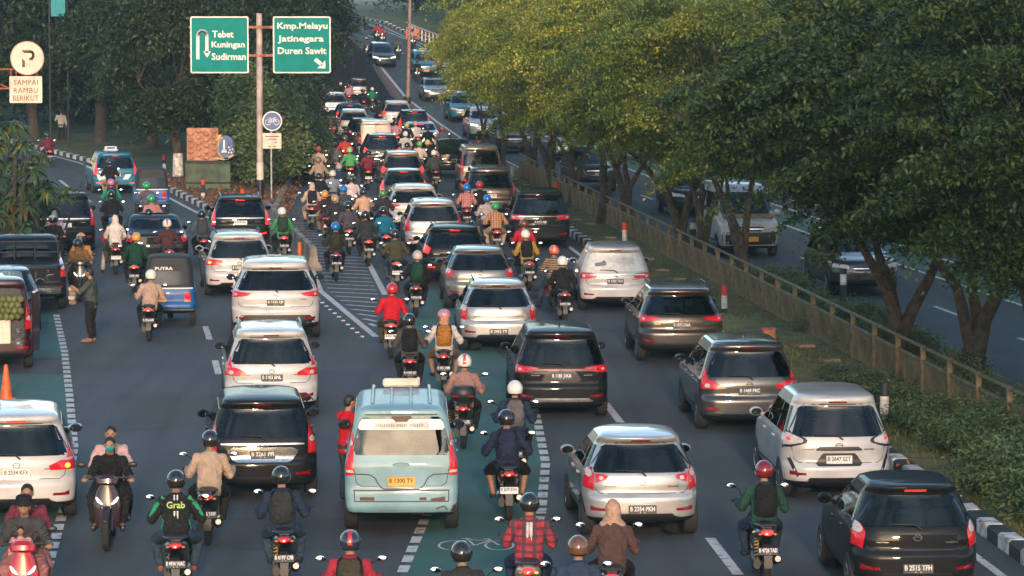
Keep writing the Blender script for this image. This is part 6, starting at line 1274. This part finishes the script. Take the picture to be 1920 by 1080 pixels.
ride('dark jacket with grey backpack and white helmet', 964, 905, 1, (.02,.02,.022), NAVY, BLKC, WHH, 'ride', (.12,.11,.115))
ride('dusty pink jacket and white helmet with red stripe', 869, 842, 0, (.02,.02,.022), (.30,.17,.14), BLKC, WHH, 'ride', None, None, stripe=(.55,.03,.03), top_box=True)
ride('white jacket with orange headscarf and brown backpack', 832, 735, 1, (.018,.018,.02), (.55,.5,.48), KHA, ('hijabhelm', (.52,.24,.12)), 'low', (.33,.14,.03), longt=0)
ride('grey hooded jacket with black backpack ahead of the minibus', 769, 745, 2, (.06,.02,.02), (.075,.065,.06), BLKC, H_K, 'ride', (.012,.013,.014))
ride('bright red shirt and red helmet on the zebra tip', 733, 672, 3, (.02,.02,.022), (.50,.015,.025), (.05,.055,.04), ('helmet', (.45,.015,.03)), 'ride', txt='B 3021 PBM', lit=2)
ride('black and green courier jacket with pale helmet', 780, 595, 3, (.016,.016,.018), (.015,.02,.02), BLKC, ('helmet', (.45,.38,.32)), 'ride', (.012,.05,.03))
ride('black jacket and white helmet left of the bronze crossover', 1058, 608, 3, (.03,.03,.032), (.016,.017,.02), BLKC, WHH, 'ride')
ride('brown striped shirt and pink orange helmet beside the white carrier', 1040, 582, 3, (.30,.03,.05), pat('stripe_brown', (.10,.055,.035), (.3,.2,.1), (.42,.30,.18), 0, 5.5, .78), JEAN, ('helmet', (.60,.10,.10)), 'foot', stripe=(.6,.3,.05), skin=SKIN)
ride('yellow and black backpack with white helmet on a silver scooter', 992, 545, 3, (.36,.36,.37), (.38,.22,.04), BLKC, WHH, 'ride', (.016,.017,.018))
ride('red jacket just behind the big black carrier', 983, 520, 3, (.02,.02,.022), (.45,.02,.03), NAVY, ('helmet', (.12,.05,.04)), 'ride')
ride('batik blouse and green helmet with a passenger in blue', 931, 480, 4, (.02,.02,.022), pat('batik', (.30,.16,.07), (.5,.36,.2), (.35,.10,.06), 4, 5, .6), BEI, GRH, 'low', lit=2)
ride('pale shirt and blue helmet left of the batik rider', 912, 462, 4, (.02,.02,.022), (.42,.34,.33), GRYC, BLUH, 'ride')
ride('red checked shirt and blue helmet behind the bronze grey carrier', 875, 436, 4, (.02,.02,.022), pat('plaid_pale', (.5,.36,.33), (.38,.06,.06), (.38,.06,.06), 4.5, 5.5, .55), NAVY, BLUH, 'ride')
ride('black jacket beside the red checked shirt', 903, 430, 4, (.02,.02,.022), BLKC, BLKC, ('helmet', (.35,.03,.03)), 'ride')
ride('olive jacket and black helmet beside the black hatchback', 744, 545, 4, (.02,.02,.022), OLV, JEAN, H_K, 'low', lit=2)
ride('black jacket and blue helmet carrying a yellow box bag', 630, 527, 6, (.016,.016,.018), (.025,.028,.025), BLKC, BLUH, 'ride', (.035,.033,.02))
ride('dark grey jacket with bright tail lamp mid road', 691, 500, 5, (.016,.016,.018), (.03,.032,.035), BLKC, H_K, 'ride', None, None, lit=2)
ride('purple grey jacket and black helmet left of bright tail lamp', 655, 478, 5, (.02,.02,.022), (.07,.06,.075), BLKC, H_K, 'ride', lit=2)
ride('teal shirt and black helmet beside the silver carrier', 724, 490, 5, (.02,.02,.022), (.01,.13,.22), GRYC, H_K, 'ride', lit=2)
ride('maroon jacket and orange helmet at the zebra lines', 614, 452, 6, (.3,.02,.03), (.09,.025,.04), KHA, ORH, 'ride', (.03,.03,.032))
ride('gold helmet and dark jacket just right of orange helmet', 634, 462, 6, (.02,.02,.022), (.03,.035,.04), BLKC, ('helmet', (.35,.27,.12)), 'ride')
ride('cream hooded jacket with small black backpack left of the queue', 585, 432, 6, (.02,.02,.022), (.52,.38,.29), BEI, ('hijab', (.52,.38,.28)), 'ride', (.02,.022,.025), lit=2)
ride('peach hooded jacket and black helmet mid queue', 686, 446, 5, (.02,.02,.022), (.55,.33,.24), BLKC, H_K, 'ride')
ride('dark jacket and green helmet left of the white crossover', 722, 450, 5, (.02,.02,.022), (.022,.028,.035), BLKC, ('helmet', (.05,.22,.05)), 'ride')
ride('pinkish white shirt ahead of the peach jacket', 661, 416, 5, (.02,.02,.022), (.58,.47,.47), NAVY, ('helmet', (.03,.04,.02)), 'ride')
ride('grey blue shirt and cream helmet right of the hedge', 623, 404, 6, (.016,.016,.018), (.22,.24,.28), BLKC, ('helmet', (.6,.52,.42)), 'ride')
ride('tan shirt and leaning pose behind the red helmet', 602, 372, 7, (.02,.02,.022), (.34,.24,.18), BLKC, ('helmet', (.2,.12,.08)), 'low')
ride('cream shirt and red helmet near the hedge kerb', 599, 347, 7, (.02,.02,.022), (.55,.43,.34), BLKC, ('helmet', (.45,.04,.03)), 'ride')
ride('light green jacket and lime helmet in mid queue', 657, 350, 6, (.02,.02,.022), (.09,.36,.13), BLKC, ('helmet', (.35,.5,.2)), 'low', lit=2)
ride('maroon jacket and dark helmet beside the champagne carrier', 690, 356, 6, (.02,.02,.022), (.17,.025,.04), BLKC, H_K, 'ride', lit=2)
ride('orange red shirt left of the dark blue carrier', 647, 322, 6, (.3,.02,.02), (.55,.06,.04), NAVY, ('helmet', (.1,.06,.05)), 'low', lit=2)
ride('white shirt and green helmet in front of the champagne carrier', 786, 335, 5, (.02,.02,.022), (.62,.52,.45), BLKC, ('helmet', (.12,.4,.1)), 'foot', lit=2)
ride('grey jacket and white helmet beside the black pickup', 817, 356, 5, (.02,.02,.022), (.06,.07,.065), BLKC, WHH, 'ride')
ride('green jacket and white helmet beside the concrete barriers', 532, 492, 7, (.02,.02,.022), (.05,.24,.10), BLKC, WHH, 'ride', (.03,.05,.035), lit=2)
ride('blue denim jacket with grey backpack by the black estate car', 382, 498, 8, (.03,.03,.032), (.07,.10,.15), BLKC, H_K, 'ride', (.05,.055,.065))
ride('beige jacket and white helmet behind the blue three wheeler', 279, 640, 5, (.02,.02,.022), (.42,.29,.22), BLKC, WHH, 'ride', txt='B 3516 KHE', lit=2)
ride('dark green jacket and yellow helmet left of the three wheeler', 252, 552, 6, (.02,.02,.022), (.018,.05,.03), BLKC, ORH, 'ride', lit=2)
ride('pink jacket and black helmet behind the black sedan', 283, 495, 7, (.02,.02,.022), (.5,.33,.35), NAVY, H_K, 'ride')
ride('dark brown jacket with white helmet above the three wheeler', 318, 520, 7, (.02,.02,.022), (.07,.03,.03), BLKC, WHH, 'ride', stripe=(.4,.03,.03))
ride('red jacket and blue cap helmet with veiled passenger', 217, 515, 8, (.02,.02,.022), (.42,.02,.035), (.4,.34,.3), BLUH, 'foot', None, ('person in white veil sitting behind the red jacketed rider', (.58,.52,.48), (.05,.05,.04), ('hijab', (.6,.55,.5))))
ride('black shirt and white sleeves ahead of the red jacket', 213, 452, 9, (.02,.02,.022), (.018,.02,.02), BLKC, H_K, 'low')
ride('green jacket and pink helmet behind the light blue taxi', 211, 425, 10, (.02,.02,.022), (.02,.24,.14), BLKC, ('helmet', (.5,.15,.28)), 'ride', (.03,.035,.03))
ride('black shirt with orange tail scooter near the taxi', 208, 378, 10, (.5,.16,.02), (.014,.015,.018), BEI, ('helmet', (.02,.02,.025)), 'low', longs=0, longt=0)
ride('grey shirt and green helmet beside the dark topped three wheeler', 279, 432, 9, (.02,.02,.022), (.09,.09,.11), BLKC, GRH, 'ride')
ride('salmon top and green helmet behind the black sedan roof', 290, 462, 9, (.02,.02,.022), (.45,.2,.17), BLKC, ('helmet', (.02,.28,.12)), 'ride')
ride('maroon jacket alone on the far left road', 93, 314, 14, (.02,.02,.022), (.12,.02,.04), BLKC, H_K, 'ride', lit=2)
# riders facing the camera
FH = ('hair', (0,0,0))
ride('black shirt and turquoise mask facing the camera', 200, 1034, 3, (.035,.012,.018), (.012,.013,.015), BLKC, ('long', (0,0,0)), 'ride', None, ('person in pale pink shirt riding behind the masked woman', (.5,.34,.34), BLKC, FH, {}), True, longs=0, mask=(.03,.36,.36), skin=SKIN, txt='')
ride('grey shirt and black bucket hat on a red scooter', 42, 1178, 4, (.36,.012,.03), (.05,.055,.06), (.3,.13,.13), ('hat', (.012,.013,.015)), 'ride', None, ('person in dark red top behind the man in bucket hat', (.14,.03,.05), (.25,.12,.12), FH), True, longs=0, txt='')
ride('olive brown shirt and black helmet facing the camera', 150, 566, 5, (.02,.02,.022), (.16,.095,.04), BLKC, H_K, 'ride', None, ('person with orange helmet behind the olive brown shirt', (.4,.2,.08), BLKC, ORH), True, longs=0)
ride('black jacket and white helmet facing the camera by the pickup', 100, 510, 5, (.02,.02,.022), (.02,.022,.025), BLKC, ('full', (.65,.64,.62)), 'ride', None, ('person in lilac headscarf behind the white helmeted rider', (.42,.33,.42), BLKC, ('hijab', (.45,.36,.46))), True)
ride('black and yellow jacket beyond the pickup roof', 25, 500, 8, (.02,.02,.022), (.025,.025,.028), BLKC, H_K, 'ride', (.4,.2,.03))
# child in front of the man with the bucket hat
q = G(46, 1156); person('small child in pink top standing on the red scooter', (q.x-.01, q.y-.18, .32), R(4)+math.pi, 'stand', (.55,.27,.28), (.4,.2,.22), FH, sc=.52, face=True, group=None)
# far riders, too small to show many parts
FARR = [('black jacket behind the cream van', 650, 300, BLKC, H_K), ('dark jacket and white helmet by the hedge top', 612, 330, (.1,.1,.11), H_K), ('dark jacket near the island creeper', 607, 288, (.02,.05,.05), ('helmet', (.3,.45,.3))), ('pale jacket at the far left of queue', 620, 262, (.35,.3,.28), H_K), ('navy jacket behind the gold crossover', 598, 250, (.03,.04,.07), H_K), ('red brown shirt alone by the creeper', 574, 208, (.3,.12,.1), H_K),
    ('green jacket and white helmet by the leading crossover', 698, 208, (.01,.22,.09), WHH), ('black jacket left of the green one', 682, 212, BLKC, H_K), ('dark jacket and red lamp between white cars', 712, 240, BLKC, H_K), ('pink checked shirt right of the cream van', 745, 285, (.5,.25,.27), H_K), ('black jacket and lime helmet near the silver sedan', 764, 292, BLKC, ('helmet', (.35,.5,.1))), ('white shirt and orange helmet near the silver sedan', 783, 288, (.6,.5,.48), ('helmet', (.6,.3,.15))),
    ('black jacket left of the pickup', 806, 298, BLKC, H_K), ('brown jacket right of the cream van', 728, 300, (.2,.1,.07), H_K), ('blue shirt far left by the hedge', 590, 318, (.1,.12,.2), H_K), ('black jacket leading the far left', 640, 195, BLKC, WHH), ('dark jacket near the wall top', 620, 200, (.05,.06,.07), H_K),
    ('black jacket just behind the cream hooded one', 603, 410, BLKC, H_K), ('navy jacket behind grey blue shirt', 640, 388, NAVY, ('helmet', (.3,.3,.32))), ('grey jacket left of the light green one', 630, 338, GRYC, H_K), ('black jacket close by the orange red shirt', 628, 300, BLKC, ('helmet', (.35,.05,.05))), ('dark shirt behind the gold helmet', 650, 440, (.05,.06,.08), BLUH), ('white shirt between the cream van and wall', 760, 312, (.55,.5,.48), WHH),
    ('brown jacket by the dark blue carrier', 765, 338, (.12,.08,.06), H_K), ('black jacket on the right of white shirt', 806, 332, BLKC, ('helmet', (.5,.45,.2))), ('dark jacket left of pale jacket', 604, 270, (.04,.05,.06), WHH), ('pink shirt behind the dark silver crossover', 655, 200, (.45,.28,.3), H_K), ('grey shirt near the black pickup front', 832, 300, (.2,.2,.21), ('helmet', (.5,.1,.08)))]
for (d, px, py, c, h) in FARR: ride(d, px, py, 6, (.02,.02,.022), c, BLKC, h, 'ride', small=True, lit=2)
for (d, px, py, c, h) in (('black jacket oncoming beside the lamp post', 783, 156, BLKC, H_K), ('dark jacket oncoming left of the black carrier', 690, 110, (.06,.06,.07), WHH), ('grey jacket oncoming right of the black carrier', 748, 112, (.08,.09,.1), H_K), ('red jacket oncoming at the top of the road', 718, 88, (.4,.04,.05), H_K), ('pink jacket oncoming by the far white rail', 775, 94, (.5,.3,.28), H_K), ('lime jacket oncoming beside the farthest taxi', 824, 134, (.3,.4,.1), GRH), ('red shirt oncoming behind the red jacket', 708, 82, (.45,.03,.04), ('helmet', (.4,.03,.03)))):
    ride(d, px, py, 8, (.02,.02,.022), c, BLKC, h, 'ride', small=True, front=True, bike='oncoming scooter under the person in')
# people on foot
q = G(172, 642); vd = person('street vendor in dark shirt and sandals standing with raised arm', (q.x, q.y, .008), R(80), 'vendor', (.06,.062,.065), (.016,.02,.028), FH, longs=0, shoe=(.3,.15,.1), face=True, sc=1.02, group='people on foot')
wl = Vector((-.40,-.18,1.0)); t = thing('snack_bundle', 'bundle of brown snack packets held by the vendor in dark shirt', 'snacks', (q.x+wl.x, q.y+wl.y, .92), R(150)); 
for k in range(4): mb = MB(); mb.box((.02*(k % 2), 0, .10*k), (.16,.10,.09), 0, Matrix.Rotation(.3*k, 3, 'Z'), .02); obj('packet', mb.mesh('packet'), [cloth((.35,.2,.12)), cloth((.5,.45,.38))][k % 2], t)
q = G(652, 940); person('person in red polo shirt standing left of the teal minibus', (q.x, q.y, .008), R(-60), 'stand', (.50,.02,.03), (.03,.05,.06), FH, longs=0, face=True, group='people on foot')
q = G(115, 268); person('person in white standing under the park trees', (q.x, q.y, .1), 0, 'stand', (.35,.35,.35), BLKC, FH, face=False, group='people on foot')
q = G(596, 250); 

# thin evening haze
mb = MB(); mb.box((0, 330, 25), (900, 900, 54.0)); hz = obj('haze', mb.mesh('haze', 1, False), None); hm = bpy.data.materials.new('haze'); hm.use_nodes = True; n = hm.node_tree
n.nodes.remove(n.nodes['Principled BSDF']); pv = n.nodes.new('ShaderNodeVolumePrincipled'); pv.inputs['Color'].default_value = (.45,.80,1.0,1); pv.inputs['Density'].default_value = .00026; n.links.new(pv.outputs[0], n.nodes['Material Output'].inputs['Volume'])
hz.material_slots[0].material = hm; tag(hz, kind='stuff')
